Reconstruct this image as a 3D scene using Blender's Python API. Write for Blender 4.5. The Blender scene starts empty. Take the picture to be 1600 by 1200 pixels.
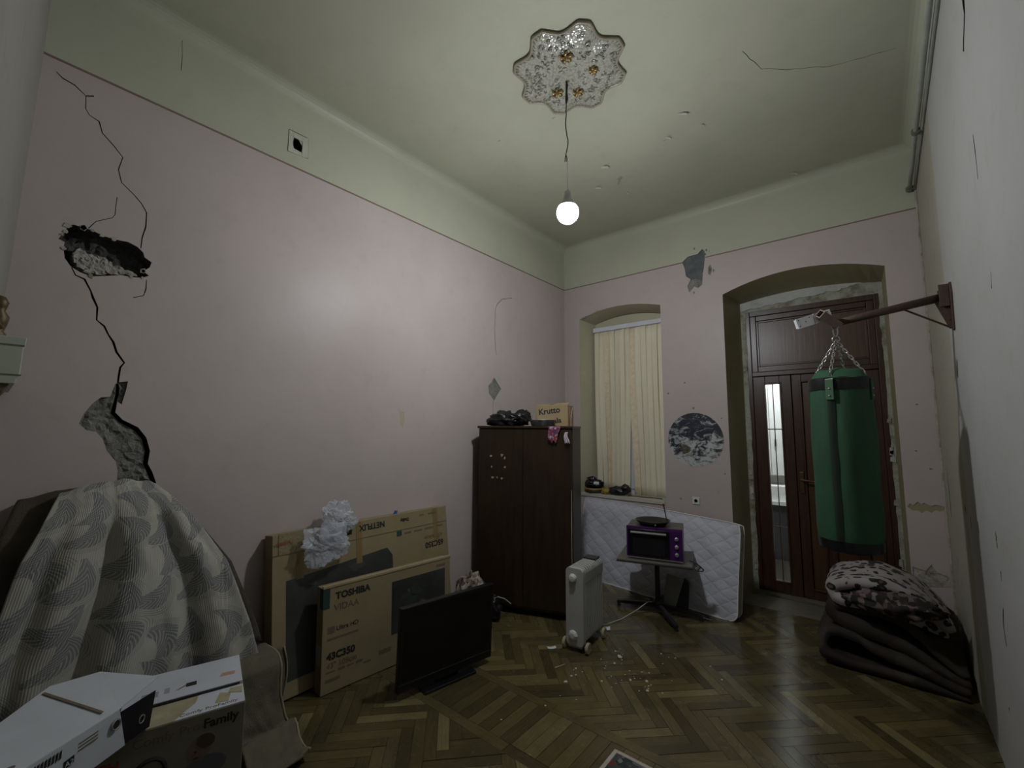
import bpy, bmesh, math, random
from mathutils import Vector, Matrix, noise
from mathutils.geometry import delaunay_2d_cdt
R = random.Random(7)
PI = math.pi
S = bpy.context.scene
COL = S.collection

# ---------------------------------------------------------------- camera, world, exposure
def make_camera():
    ax = Vector((0.77046779, -0.06250329, -0.63440738))
    ay = Vector((0.63745327, 0.08446819, 0.76584492))
    az = Vector((0.00571942, -0.99446391, 0.10492294))
    right = Vector((ax[0], ay[0], az[0])); up = -Vector((ax[1], ay[1], az[1])); back = -Vector((ax[2], ay[2], az[2]))
    m = Matrix((right, up, back)).transposed().to_4x4()
    m.translation = (0, 0, 1.76)
    cd = bpy.data.cameras.new('camera'); cd.sensor_width = 36; cd.lens = 680 / 1600 * 36; cd.clip_start = 0.02
    c = bpy.data.objects.new('camera', cd); c.matrix_world = m; COL.objects.link(c)
    S.camera = c
make_camera()
W = bpy.data.worlds.new('night'); S.world = W; W.use_nodes = True
W.node_tree.nodes['Background'].inputs[0].default_value = (0.02, 0.025, 0.04, 1)
W.node_tree.nodes['Background'].inputs[1].default_value = 0.25
S.view_settings.view_transform = 'Standard'; S.view_settings.look = 'None'
S.view_settings.gamma = 1; S.view_settings.use_curve_mapping = False
S.view_settings.exposure = 0.0
BULB = Vector((-1.595, 2.54, 3.31)); BULB_POWER = 75.0; HALL_POWER = 330.0

# ---------------------------------------------------------------- room constants
XL, XR, YB, YD = -3.30, 0.425, 5.15, 5.62
ZC, ZP = 4.36, 3.755

# ---------------------------------------------------------------- materials
def new_mat(name):
    m = bpy.data.materials.new(name); m.use_nodes = True
    nt = m.node_tree; b = nt.nodes['Principled BSDF']
    return m, nt, b
def N(nt, typ, **kw):
    n = nt.nodes.new(typ)
    for k, v in kw.items():
        if k.startswith('i_'):
            key = k[2:]
            n.inputs[int(key) if key.isdigit() else key].default_value = v
        else: setattr(n, k, v)
    return n
def ramp(nt, fac, stops):
    r = nt.nodes.new('ShaderNodeValToRGB'); el = r.color_ramp.elements
    while len(el) < len(stops): el.new(0.5)
    for e, (p, c) in zip(el, stops):
        e.position = p; e.color = (*c, 1) if len(c) == 3 else c
    nt.links.new(fac, r.inputs[0]); return r.outputs[0]
def math_(nt, op, a, b=None, c=None):
    n = N(nt, 'ShaderNodeMath', operation=op)
    for i, v in enumerate((a, b, c)):
        if v is None: continue
        if isinstance(v, (int, float)): n.inputs[i].default_value = v
        else: nt.links.new(v, n.inputs[i])
    return n.outputs[0]
def mix(nt, fac, a, b, blend='MIX'):
    n = nt.nodes.new('ShaderNodeMix'); n.data_type = 'RGBA'; n.blend_type = blend
    for sock, v in ((n.inputs[0], fac), (n.inputs[6], a), (n.inputs[7], b)):
        if isinstance(v, (int, float)): sock.default_value = v
        elif isinstance(v, tuple): sock.default_value = (*v, 1) if len(v) == 3 else v
        else: nt.links.new(v, sock)
    return n.outputs[2]
def coords(nt, kind='Object', scale=(1, 1, 1)):
    t = nt.nodes.new('ShaderNodeTexCoord'); mp = nt.nodes.new('ShaderNodeMapping'); mp.inputs['Scale'].default_value = scale
    nt.links.new(t.outputs[kind], mp.inputs[0]); return mp.outputs[0]
def noise_n(nt, vec, scale, detail=4, rough=0.6):
    n = N(nt, 'ShaderNodeTexNoise', i_Scale=scale, i_Detail=detail, i_Roughness=rough)
    nt.links.new(vec, n.inputs['Vector']); return n.outputs[0]
def bump(nt, b, h, strength=0.2, dist=0.01):
    n = N(nt, 'ShaderNodeBump', i_Strength=strength, i_Distance=dist)
    nt.links.new(h, n.inputs['Height']); nt.links.new(n.outputs[0], b.inputs['Normal'])
def mul(c, k): return tuple(min(1, x * k) for x in c)
MC = {}
def mat(name, col, rough=0.6, metal=0.0, var=0.12, vscale=6.0, bs=0.0, bscale=60.0, spec=0.5, stretch=(1, 1, 1), rvar=0.0):
    """plain painted / cloth / plastic surface with gentle procedural colour variation and fine relief"""
    if name in MC: return MC[name]
    m, nt, b = new_mat(name)
    v = coords(nt, 'Object', stretch)
    f = noise_n(nt, v, vscale, 5)
    nt.links.new(ramp(nt, f, [(0.3, mul(col, 1 - var)), (0.7, mul(col, 1 + var))]), b.inputs['Base Color'])
    b.inputs['Roughness'].default_value = rough; b.inputs['Metallic'].default_value = metal
    b.inputs['Specular IOR Level'].default_value = spec
    if rvar:
        nt.links.new(ramp(nt, noise_n(nt, v, vscale * 1.7, 4), [(0.35, (rough - rvar,) * 3), (0.65, (rough + rvar,) * 3)]), b.inputs['Roughness'])
    if bs: bump(nt, b, noise_n(nt, v, bscale, 5), bs)
    MC[name] = m; return m
def wall_mat(name, col, stain, rough=0.42, amt=0.35):
    m, nt, b = new_mat(name)
    v = coords(nt)
    big = noise_n(nt, v, 1.3, 5); mid = noise_n(nt, v, 7, 6); fine = noise_n(nt, v, 140, 3)
    c = ramp(nt, big, [(0.3, mul(col, 0.93)), (0.7, mul(col, 1.05))])
    sp = math_(nt, 'MULTIPLY', ramp(nt, mid, [(0.56, (0, 0, 0)), (0.8, (1, 1, 1))]), amt)
    c = mix(nt, sp, c, stain)
    nt.links.new(c, b.inputs['Base Color'])
    b.inputs['Roughness'].default_value = rough; b.inputs['Specular IOR Level'].default_value = 0.22
    bump(nt, b, math_(nt, 'ADD', math_(nt, 'MULTIPLY', mid, 0.6), math_(nt, 'MULTIPLY', fine, 0.15)), 0.12, 0.02)
    MC[name] = m; return m
def mortar_mat(name, cols, scale=14):
    m, nt, b = new_mat(name)
    v = coords(nt); f = noise_n(nt, v, scale, 8, 0.75)
    nt.links.new(ramp(nt, f, [(0.3, cols[0]), (0.5, cols[1]), (0.72, cols[2])]), b.inputs['Base Color'])
    b.inputs['Roughness'].default_value = 0.95; b.inputs['Specular IOR Level'].default_value = 0.1
    bump(nt, b, noise_n(nt, v, scale * 3, 8, 0.7), 0.9, 0.02)
    MC[name] = m; return m
def wood_mat(name, dark, light, rough=0.35, scale=(1.5, 22, 22), axis_noise=3.0, per_object=False, spec=0.5):
    m, nt, b = new_mat(name)
    v = coords(nt, 'Object', scale)
    f = noise_n(nt, v, axis_noise, 6, 0.65)
    c = ramp(nt, f, [(0.3, dark), (0.7, light)])
    if per_object:
        oi = nt.nodes.new('ShaderNodeObjectInfo')
        hsv = nt.nodes.new('ShaderNodeHueSaturation')
        nt.links.new(c, hsv.inputs['Color'])
        nt.links.new(math_(nt, 'MULTIPLY_ADD', oi.outputs['Random'], 1.0, 0.55), hsv.inputs['Value'])
        c = hsv.outputs[0]
        big = noise_n(nt, coords(nt, 'Object'), 2.2, 5)
        c = mix(nt, math_(nt, 'MULTIPLY', ramp(nt, big, [(0.5, (0, 0, 0)), (0.75, (1, 1, 1))]), 0.55), c, (0.028, 0.024, 0.012))
    nt.links.new(c, b.inputs['Base Color'])
    b.inputs['Roughness'].default_value = rough; b.inputs['Specular IOR Level'].default_value = spec
    bump(nt, b, f, 0.08, 0.01)
    MC[name] = m; return m
def emit_mat(name, col, power):
    m, nt, b = new_mat(name)
    b.inputs['Base Color'].default_value = (*col, 1); b.inputs['Emission Color'].default_value = (*col, 1)
    b.inputs['Emission Strength'].default_value = power
    MC[name] = m; return m

PINK = wall_mat('pink_wall_paint', (0.478, 0.412, 0.392), (0.36, 0.305, 0.26))
GREEN = wall_mat('pale_green_paint', (0.455, 0.462, 0.36), (0.38, 0.37, 0.26))
CEIL = wall_mat('ceiling_paint', (0.46, 0.465, 0.36), (0.36, 0.35, 0.25), 0.55)
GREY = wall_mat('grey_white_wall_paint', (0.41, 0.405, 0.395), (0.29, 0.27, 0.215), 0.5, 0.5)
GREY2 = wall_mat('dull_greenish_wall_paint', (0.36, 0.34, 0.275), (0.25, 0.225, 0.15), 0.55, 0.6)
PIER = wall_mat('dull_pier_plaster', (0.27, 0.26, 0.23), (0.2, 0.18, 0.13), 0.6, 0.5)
OLIVE = wall_mat('yellow_olive_reveal_paint', (0.31, 0.275, 0.165), (0.42, 0.39, 0.27), 0.5, 0.4)
CREAM = wall_mat('pale_yellow_reveal_paint', (0.46, 0.435, 0.315), (0.56, 0.54, 0.44), 0.5, 0.6)
MORTAR = mortar_mat('grey_mortar', [(0.13, 0.13, 0.12), (0.24, 0.235, 0.215), (0.36, 0.35, 0.32)])
PLASTER = mortar_mat('broken_plaster', [(0.20, 0.175, 0.12), (0.42, 0.39, 0.32), (0.55, 0.52, 0.46)], 9)
CEMENT = mortar_mat('dark_cement', [(0.09, 0.10, 0.105), (0.14, 0.15, 0.155), (0.2, 0.2, 0.2)], 10)
CAVITY = mortar_mat('crack_dark', [(0.02, 0.018, 0.012), (0.05, 0.045, 0.03), (0.10, 0.08, 0.06)], 20)

# ---------------------------------------------------------------- mesh helpers
class MB:
    """collects boxes, tubes, grids, prisms; build() links them as one mesh object"""
    def __init__(s): s.v = []; s.f = []; s.uv = None
    def add(s, verts, faces):
        o = len(s.v); s.v += [tuple(p) for p in verts]; s.f += [tuple(i + o for i in f) for f in faces]; return s
    def box(s, c, d, rz=0.0, ry=0.0, rx=0.0):
        m = Matrix.Rotation(rz, 3, 'Z') @ Matrix.Rotation(ry, 3, 'Y') @ Matrix.Rotation(rx, 3, 'X')
        c = Vector(c); P = [c + m @ Vector((x * d[0] / 2, y * d[1] / 2, z * d[2] / 2)) for z in (-1, 1) for x, y in ((-1, -1), (1, -1), (1, 1), (-1, 1))]
        return s.add(P, [(3, 2, 1, 0), (4, 5, 6, 7), (0, 1, 5, 4), (1, 2, 6, 5), (2, 3, 7, 6), (3, 0, 4, 7)])
    def b2(s, a, b): return s.box([(a[i] + b[i]) / 2 for i in range(3)], [abs(b[i] - a[i]) for i in range(3)])
    def tube(s, pts, r, n=10, close=False, cap=True):
        pts = [Vector(p) for p in pts]; k = len(pts); rr = r if isinstance(r, (list, tuple)) else [r] * k
        rings = []; up = Vector((0, 0, 1)); prev = None
        for i, p in enumerate(pts):
            a = pts[(i - 1) % k] if (close or i > 0) else p
            b = pts[(i + 1) % k] if (close or i < k - 1) else p
            t = (b - a).normalized()
            if prev is None:
                ref = up if abs(t.z) < 0.9 else Vector((1, 0, 0)); nx = t.cross(ref).normalized()
            else:
                nx = (prev - t * prev.dot(t)); nx = nx.normalized() if nx.length > 1e-6 else t.orthogonal().normalized()
            prev = nx; ny = t.cross(nx)
            rings.append([p + (nx * math.cos(2 * PI * j / n) + ny * math.sin(2 * PI * j / n)) * rr[i] for j in range(n)])
        o = len(s.v); s.v += [tuple(q) for rg in rings for q in rg]
        for i in range(k if close else k - 1):
            i2 = (i + 1) % k
            for j in range(n):
                s.f.append((o + i * n + j, o + i * n + (j + 1) % n, o + i2 * n + (j + 1) % n, o + i2 * n + j))
        if cap and not close:
            s.f.append(tuple(o + j for j in reversed(range(n)))); s.f.append(tuple(o + (k - 1) * n + j for j in range(n)))
        return s
    def lathe(s, prof, c=(0, 0, 0), n=24, m=None, cap=True):
        c = Vector(c); m = m or Matrix.Identity(3); o = len(s.v); k = len(prof)
        for r, z in prof:
            for j in range(n): s.v.append(tuple(c + m @ Vector((r * math.cos(2 * PI * j / n), r * math.sin(2 * PI * j / n), z))))
        for i in range(k - 1):
            for j in range(n): s.f.append((o + i * n + j, o + i * n + (j + 1) % n, o + (i + 1) * n + (j + 1) % n, o + (i + 1) * n + j))
        if cap:
            s.f.append(tuple(o + j for j in reversed(range(n)))); s.f.append(tuple(o + (k - 1) * n + j for j in range(n)))
        return s
    def prism(s, poly, fn, d0, d1):
        """poly of 2D points, fn(u,v,d)->3D, between depths d0 and d1"""
        n = len(poly); o = len(s.v)
        s.v += [tuple(fn(u, v, d0)) for u, v in poly] + [tuple(fn(u, v, d1)) for u, v in poly]
        s.f.append(tuple(o + i for i in range(n))); s.f.append(tuple(o + n + i for i in reversed(range(n))))
        for i in range(n):
            j = (i + 1) % n; s.f.append((o + i, o + n + i, o + n + j, o + j))
        return s
    def grid(s, nu, nv, fn, closed_u=False):
        o = len(s.v); s.v += [tuple(fn(i / (nu - 1) if not closed_u else i / nu, j / (nv - 1))) for j in range(nv) for i in range(nu)]
        for j in range(nv - 1):
            for i in range(nu if closed_u else nu - 1):
                i2 = (i + 1) % nu; s.f.append((o + j * nu + i, o + j * nu + i2, o + (j + 1) * nu + i2, o + (j + 1) * nu + i))
        return s
    def build(s, name, material, parent=None, bevel=0.0, smooth=False, solid=0.0, sub=0, uv=None):
        me = bpy.data.meshes.new(name); me.from_pydata(s.v, [], s.f); me.validate()
        bm = bmesh.new(); bm.from_mesh(me); bmesh.ops.recalc_face_normals(bm, faces=bm.faces)
        if bevel: bmesh.ops.bevel(bm, geom=[e for e in bm.edges if len(e.link_faces) == 2 and e.calc_face_angle(0) > 0.5], offset=bevel, segments=2, affect='EDGES', profile=0.5)
        bm.to_mesh(me); bm.free()
        if material: me.materials.append(material)
        if smooth:
            for p in me.polygons: p.use_smooth = True
        o = bpy.data.objects.new(name, me); COL.objects.link(o)
        if parent: o.parent = parent
        if uv:
            l = me.uv_layers.new(name='uv')
            for lp in me.loops: l.data[lp.index].uv = uv(me.vertices[lp.vertex_index].co)
        if solid:
            md = o.modifiers.new('thick', 'SOLIDIFY'); md.thickness = solid; md.offset = 0
        if sub:
            md = o.modifiers.new('sub', 'SUBSURF'); md.levels = sub; md.render_levels = sub
        return o
def tag(o, label=None, cat=None, group=None, kind=None):
    if label: o['label'] = label
    if cat: o['category'] = cat
    if group: o['group'] = group
    if kind: o['kind'] = kind
    return o
def thing(name, label, cat, loc=(0, 0, 0), rz=0.0, group=None):
    o = bpy.data.objects.new(name, None); COL.objects.link(o); o.empty_display_size = 0.05
    o.location = loc; o.rotation_euler = (0, 0, rz); return tag(o, label, cat, group)
def struct(name, label, mb, m, cat=None, **kw):
    o = mb.build(name, m, **kw); return tag(o, label, cat or name.split('_')[0], kind='structure')
def text_mesh(name, txt, material, parent, origin, right, up, size, align='LEFT', bold=0.0):
    cu = bpy.data.curves.new('lettering', 'FONT'); cu.body = txt; cu.size = size; cu.align_x = align; cu.offset = bold; cu.extrude = 0.0004
    cu.resolution_u = 3
    t = bpy.data.objects.new('tmp', cu); COL.objects.link(t)
    me = bpy.data.meshes.new_from_object(t.evaluated_get(bpy.context.evaluated_depsgraph_get()))
    bpy.data.objects.remove(t); bpy.data.curves.remove(cu)
    me.materials.clear(); me.materials.append(material); me.name = name
    o = bpy.data.objects.new(name, me); COL.objects.link(o); o.parent = parent
    r = Vector(right).normalized(); u = Vector(up); u = (u - r * u.dot(r)).normalized(); n = r.cross(u)
    m = Matrix((r, u, n)).transposed().to_4x4(); m.translation = Vector(origin); o.matrix_local = m
    return o
def fbm(p, s=1.0, oct=4):
    return noise.fractal(Vector(p) * s, 1.0, 2.0, oct)
def smoothstep(a, b, x):
    t = max(0, min(1, (x - a) / (b - a))); return t * t * (3 - 2 * t)
def interp(xs, ys, x):
    if x <= xs[0]: return ys[0]
    for i in range(len(xs) - 1):
        if x <= xs[i + 1]:
            t = (x - xs[i]) / (xs[i + 1] - xs[i]); return ys[i] * (1 - t) + ys[i + 1] * t
    return ys[-1]

# ================================================================ ROOM
def in_poly(p, poly):
    x, y = p; c = False; n = len(poly); j = n - 1
    for i in range(n):
        xi, yi = poly[i]; xj, yj = poly[j]
        if (yi > y) != (yj > y) and x < (xj - xi) * (y - yi) / (yj - yi) + xi: c = not c
        j = i
    return c
def crack(pts, w=0.008, jag=0.35, seed=1):
    """polyline -> jagged quads of varying width"""
    r = random.Random(seed); P = []
    for (a, b) in zip(pts, pts[1:]):
        a = Vector(a); b = Vector(b); n = max(1, int((b - a).length / 0.045))
        for i in range(n):
            q = a.lerp(b, i / n)
            P.append(q + Vector((r.uniform(-1, 1), r.uniform(-1, 1))) * (0.006 if i else 0.0))
    P.append(Vector(pts[-1])); L = []
    for i, p in enumerate(P):
        t = (P[min(i + 1, len(P) - 1)] - P[max(i - 1, 0)]).normalized(); nn = Vector((-t.y, t.x))
        ww = w * (1 + r.uniform(-jag, jag)) * (0.35 + 0.65 * math.sin(PI * min(0.5, (min(i, len(P) - 1 - i) + 0.6) / 3.0))) / 2
        L.append((tuple(p + nn * ww), tuple(p - nn * ww)))
    return [[a[0], b[0], b[1], a[1]] for a, b in zip(L, L[1:])]
def damaged_wall(name, label, outer, groups, splits, fn, mats, mat_of, kind_cat='wall'):
    V = []; E = []
    def loop(poly):
        o = len(V); V.extend(Vector(p) for p in poly); n = len(poly); E.extend((o + i, o + (i + 1) % n) for i in range(n))
    loop(outer)
    for a, b in splits:
        o = len(V); V.extend((Vector(a), Vector(b))); E.append((o, o + 1))
    for g in groups:
        for poly in g['polys']:
            loop(poly)
            if g.get('rough'):
                xs = [p[0] for p in poly]; ys = [p[1] for p in poly]; st = g.get('step', 0.02)
                yy = min(ys)
                while yy < max(ys):
                    xx = min(xs)
                    while xx < max(xs):
                        q = (xx + R.uniform(-0.4, 0.4) * st, yy + R.uniform(-0.4, 0.4) * st)
                        if in_poly(q, poly): V.append(Vector(q))
                        xx += st
                    yy += st
    vo, eo, fo, _, _, _ = delaunay_2d_cdt(V, E, [], 0, 1e-5)
    own = []
    for f in fo:
        c = (sum(vo[i].x for i in f) / len(f), sum(vo[i].y for i in f) / len(f)); best = None
        for gi, g in enumerate(groups):
            if any(in_poly(c, p) for p in g['polys']):
                if best is None or g['depth'] >= groups[best]['depth']: best = gi
        own.append(best)
    used = sorted({i for f, o in zip(fo, own) if o is None for i in f}); ix = {v: k for k, v in enumerate(used)}
    me = bpy.data.meshes.new(name)
    faces = [f for f, o in zip(fo, own) if o is None]
    me.from_pydata([fn(vo[i].x, vo[i].y, 0) for i in used], [], [[ix[i] for i in f] for f in faces])
    for m in mats: me.materials.append(m)
    for p, f in zip(me.polygons, faces): p.material_index = mat_of(sum(vo[i].x for i in f) / 3, sum(vo[i].y for i in f) / 3)
    W_ = bpy.data.objects.new(name, me); COL.objects.link(W_); tag(W_, label, kind_cat, kind='structure')
    ed = {}
    for k, f in enumerate(fo):
        for i in range(len(f)):
            a, b = f[i], f[(i + 1) % len(f)]; ed.setdefault((min(a, b), max(a, b)), []).append(k)
    for gi, g in enumerate(groups):
        if g.get('open'): continue
        fs = [k for k, o in enumerate(own) if o == gi]
        if not fs: continue
        bnd = set(); sides = []
        for e, ks in ed.items():
            gs = [own[k] for k in ks]
            if gi in gs and (len(gs) < 2 or gs[0] != gs[1]):
                other = [o for o in gs if o != gi]; dn = 0 if (not other or other[0] is None) else groups[other[0]]['depth']
                bnd.update(e)
                if dn < g['depth']: sides.append((e, dn))
        mb = MB(); im = {}
        for k in fs:
            for i in fo[k]:
                if i not in im:
                    d = g['depth'] - (g.get('up', 0) if i not in bnd else 0)
                    if g.get('rough') and i not in bnd: d += g['rough'] * (0.5 * noise.noise(Vector((vo[i].x * 18, vo[i].y * 18, gi))) + R.uniform(-0.35, 0.35))
                    im[i] = len(mb.v); mb.v.append(tuple(fn(vo[i].x, vo[i].y, d)))
        mb.f = [tuple(im[i] for i in fo[k]) for k in fs]
        for (a, b), dn in sides:
            mb.add([fn(vo[a].x, vo[a].y, dn), fn(vo[b].x, vo[b].y, dn), fn(vo[b].x, vo[b].y, g['depth']), fn(vo[a].x, vo[a].y, g['depth'])], [(0, 1, 2, 3)])
        mb.build(g['name'], g['mat'], W_)
    return W_
def arch(x0, x1, zb, zs, rise, n=14):
    """closed outline of an opening with a segmental arch head"""
    c = (x0 + x1) / 2; h = (x1 - x0) / 2
    top = [(c + h * math.cos(PI * (1 - i / n)) if 0 else x0 + (x1 - x0) * i / n, zs + rise * (1 - ((i / n - 0.5) * 2) ** 2)) for i in range(n + 1)]
    return [(x0, zb)] + top + [(x1, zb)]

# ---- left wall
C1 = [(0.089, 3.681), (0.115, 3.66), (0.163, 3.65), (0.21, 3.615), (0.215, 3.541), (0.233, 3.513), (0.274, 3.498), (0.292, 3.438), (0.345, 3.388), (0.388, 3.339), (0.375, 3.256), (0.394, 3.186), (0.456, 3.134), (0.491, 3.097), (0.518, 3.052), (0.521, 2.965), (0.509, 2.888), (0.508, 2.824)]
C1B = [(0.382, 3.09), (0.381, 2.985), (0.372, 2.962), (0.306, 2.913), (0.279, 2.862)]
C1C = [(0.21, 3.615), (0.242, 3.635)]
C2 = [(0.232, 2.623), (0.25, 2.585), (0.286, 2.573), (0.316, 2.512), (0.327, 2.478), (0.349, 2.428), (0.352, 2.356), (0.386, 2.326), (0.43, 2.242), (0.447, 2.189), (0.485, 2.131), (0.47, 2.103), (0.467, 2.044), (0.467, 2.0)]
C2B = [(0.548, 2.642), (0.549, 2.583), (0.541, 2.542), (0.496, 2.519)]
HOLE = [(0.197, 2.849), (0.221, 2.862), (0.259, 2.858), (0.297, 2.857), (0.338, 2.842), (0.387, 2.837), (0.448, 2.843), (0.493, 2.827), (0.522, 2.801), (0.529, 2.775), (0.564, 2.754), (0.557, 2.72), (0.53, 2.688), (0.558, 2.669), (0.527, 2.648), (0.478, 2.638), (0.436, 2.638), (0.382, 2.619), (0.31, 2.595), (0.266, 2.607), (0.227, 2.628), (0.202, 2.667), (0.193, 2.718), (0.195, 2.754), (0.17, 2.764), (0.182, 2.79), (0.195, 2.812)]
PATCH = [(0.456, 2.006), (0.471, 2.018), (0.51, 2.026), (0.505, 1.973), (0.492, 1.892), (0.469, 1.909), (0.467, 1.861), (0.472, 1.825), (0.513, 1.79), (0.572, 1.761), (0.595, 1.717), (0.619, 1.672), (0.63, 1.605), (0.625, 1.549), (0.66, 1.473), (0.688, 1.414), (0.507, 1.39), (0.503, 1.52), (0.489, 1.574), (0.45, 1.629), (0.426, 1.7), (0.397, 1.736), (0.358, 1.746), (0.326, 1.78), (0.339, 1.829), (0.372, 1.893), (0.403, 1.927), (0.44, 1.932), (0.446, 1.962)]
DEEP = [(0.467, 2.007), (0.466, 1.905), (0.46, 1.843), (0.499, 1.797), (0.567, 1.754), (0.608, 1.698), (0.629, 1.623), (0.625, 1.549), (0.668, 1.446), (0.705, 1.357)]
C3 = [(3.974, 3.356), (3.796, 3.305), (3.706, 3.222), (3.673, 3.138), (3.666, 2.872), (3.68, 2.687), (3.703, 2.616)]
PATCH2 = [(3.663, 2.352), (3.73, 2.284), (3.787, 2.229), (3.731, 2.174), (3.667, 2.089), (3.58, 2.163), (3.568, 2.249), (3.62, 2.297)]
C4 = [(3.656, 2.096), (3.647, 1.987), (3.649, 1.857)]
C5 = [(0.61, 4.26), (0.619, 4.055)]
VH = [(1.335, 3.985), (1.355, 3.995), (1.375, 3.985), (1.398, 3.955), (1.402, 3.94), (1.396, 3.895), (1.37, 3.888), (1.34, 3.905), (1.33, 3.935)]
CHUNK = [(0.232, 2.735), (0.262, 2.752), (0.30, 2.728), (0.362, 2.728), (0.40, 2.70), (0.44, 2.69), (0.50, 2.672), (0.515, 2.654), (0.45, 2.645), (0.382, 2.628), (0.31, 2.606), (0.268, 2.618), (0.236, 2.655), (0.226, 2.70)]
DARKM = mortar_mat('cavity_shade_rubble', [(0.05, 0.05, 0.045), (0.10, 0.10, 0.09), (0.16, 0.15, 0.13)], 16)  # darkened colour paints in the shadow inside the broken hole
PALEP = mortar_mat('pale_plaster_core', [(0.26, 0.23, 0.17), (0.44, 0.42, 0.37), (0.50, 0.48, 0.44)], 11)
groups_left = [
    dict(name='crack', polys=crack(C1, 0.0052, seed=3), depth=0.018, mat=CAVITY),
    dict(name='crack', polys=crack(C1B, 0.0045, seed=4) + crack(C1C, 0.006, seed=5), depth=0.012, mat=CAVITY),
    dict(name='crack', polys=crack(C2, 0.0085, seed=6), depth=0.02, mat=CAVITY),
    dict(name='crack', polys=crack(C2B, 0.006, seed=7), depth=0.01, mat=CAVITY),
    dict(name='crack', polys=crack(C3, 0.0055, seed=8) + crack(C4, 0.0055, seed=9), depth=0.012, mat=MORTAR),
    dict(name='crack', polys=crack(C5, 0.003, seed=10), depth=0.006, mat=MORTAR),
    dict(name='yellow_stain', polys=[[(2.39, 1.93), (2.44, 1.92), (2.45, 1.84), (2.43, 1.78), (2.40, 1.80)]], depth=0.0008, mat=wall_mat('ochre_stain', (0.46, 0.37, 0.26), (0.42, 0.34, 0.24))),
    dict(name='missing_plaster', polys=[PATCH2], depth=0.008, mat=MORTAR, rough=0.008, step=0.025),
    dict(name='missing_plaster', polys=[PATCH], depth=0.02, mat=MORTAR, rough=0.022, step=0.018),
    dict(name='crack', polys=crack(DEEP, 0.018, seed=11), depth=0.075, mat=CAVITY),
    dict(name='broken_cavity', polys=[HOLE], depth=0.10, mat=DARKM, rough=0.03, step=0.016),
    dict(name='loose_plaster_chunk', polys=[CHUNK], depth=0.101, up=0.085, mat=PALEP, rough=0.018, step=0.014),
    dict(name='vent_opening', polys=[VH], depth=0.12, mat=CAVITY),
]
fl = lambda u, v, d: (XL - d, u, v)
wl = damaged_wall('wall_left', 'pink left wall with pale green top band, long crack and broken plaster hole', [(0.0, 0), (YB, 0), (YB, ZC - 0.09), (0.0, ZC - 0.09)],
                  groups_left, [((0.0, ZP), (YB, ZP))], fl, [PINK, GREEN], lambda u, v: 0 if v < ZP else 1)
LINE = mat('brown_paint_line', (0.20, 0.13, 0.11), 0.6)
MB().b2((XL, 0.0, ZP - 0.006), (XL + 0.003, YB, ZP + 0.006)).build('paint_line', LINE, wl)
# small flakes of raised plaster round the cavity
for i in range(14):
    a = R.choice(HOLE); s = R.uniform(0.008, 0.02)
    mb = MB(); mb.prism([(a[0] + s * math.cos(t * 1.26) * R.uniform(.6, 1.2), a[1] + s * math.sin(t * 1.26) * R.uniform(.6, 1.2)) for t in range(5)], lambda u, v, d: (XL + d, u, v), -0.004, 0.004)
    mb.build('plaster_flake', PLASTER, wl)

# ---- back wall with window and door openings
WIN = arch(-3.06, -1.92, 0.94, 3.29, 0.09); DOOR = arch(-1.213, 0.169, 0.0, 3.28, 0.135)
BP = [(-1.639, 3.76), (-1.57, 3.813), (-1.461, 3.816), (-1.409, 3.864), (-1.382, 3.834), (-1.385, 3.733), (-1.40, 3.622), (-1.415, 3.56), (-1.43, 3.50), (-1.49, 3.52), (-1.544, 3.526), (-1.601, 3.578), (-1.612, 3.674)]
BP2 = [(-1.41, 3.56), (-1.425, 3.439), (-1.47, 3.41), (-1.511, 3.434), (-1.571, 3.377), (-1.59, 3.458), (-1.55, 3.53), (-1.49, 3.515)]
BP3 = [(-1.33, 3.66), (-1.31, 3.60), (-1.33, 3.53), (-1.355, 3.55), (-1.35, 3.63)]
BD = [(0.18, 1.12), (0.20, 1.15), (0.22, 1.135), (0.25, 1.17), (0.273, 1.15), (0.29, 1.165), (0.33, 1.14), (0.36, 1.155), (0.409, 1.145), (0.417, 1.12), (0.38, 1.10), (0.36, 1.11), (0.33, 1.085), (0.30, 1.10), (0.267, 1.075), (0.25, 1.095), (0.21, 1.09)]
BE = [(0.18, 0.62), (0.26, 0.60), (0.30, 0.66), (0.33, 0.60), (0.40, 0.58), (0.41, 0.50), (0.18, 0.45)]
groups_back = [
    dict(name='opening', polys=[WIN], depth=9, mat=None, open=True), dict(name='opening', polys=[DOOR], depth=9, mat=None, open=True),
    dict(name='cement_patch', polys=[BP], depth=0.012, mat=CEMENT, rough=0.006, step=0.04),
    dict(name='missing_plaster', polys=[BP2], depth=0.009, mat=MORTAR, rough=0.008, step=0.03),
    dict(name='missing_plaster', polys=[BP3], depth=0.006, mat=MORTAR),
    dict(name='missing_plaster', polys=[BD], depth=0.005, mat=OLIVE), dict(name='missing_plaster', polys=[BE], depth=0.006, mat=PLASTER, rough=0.006, step=0.03),
]
for i in range(16):
    cx, cz = R.uniform(-1.68, -1.27), R.uniform(3.36, 3.90)
    if in_poly((cx, cz), BP) or in_poly((cx, cz), BP2) or abs(cz - ZP) < 0.02: continue
    s = R.uniform(0.005, 0.014); groups_back.append(dict(name='chip', polys=[[(cx + s * R.uniform(.5, 1.3) * math.cos(t * 1.05), cz + 1.5 * s * R.uniform(.5, 1.3) * math.sin(t * 1.05)) for t in range(6)]], depth=0.004, mat=MORTAR))
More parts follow.
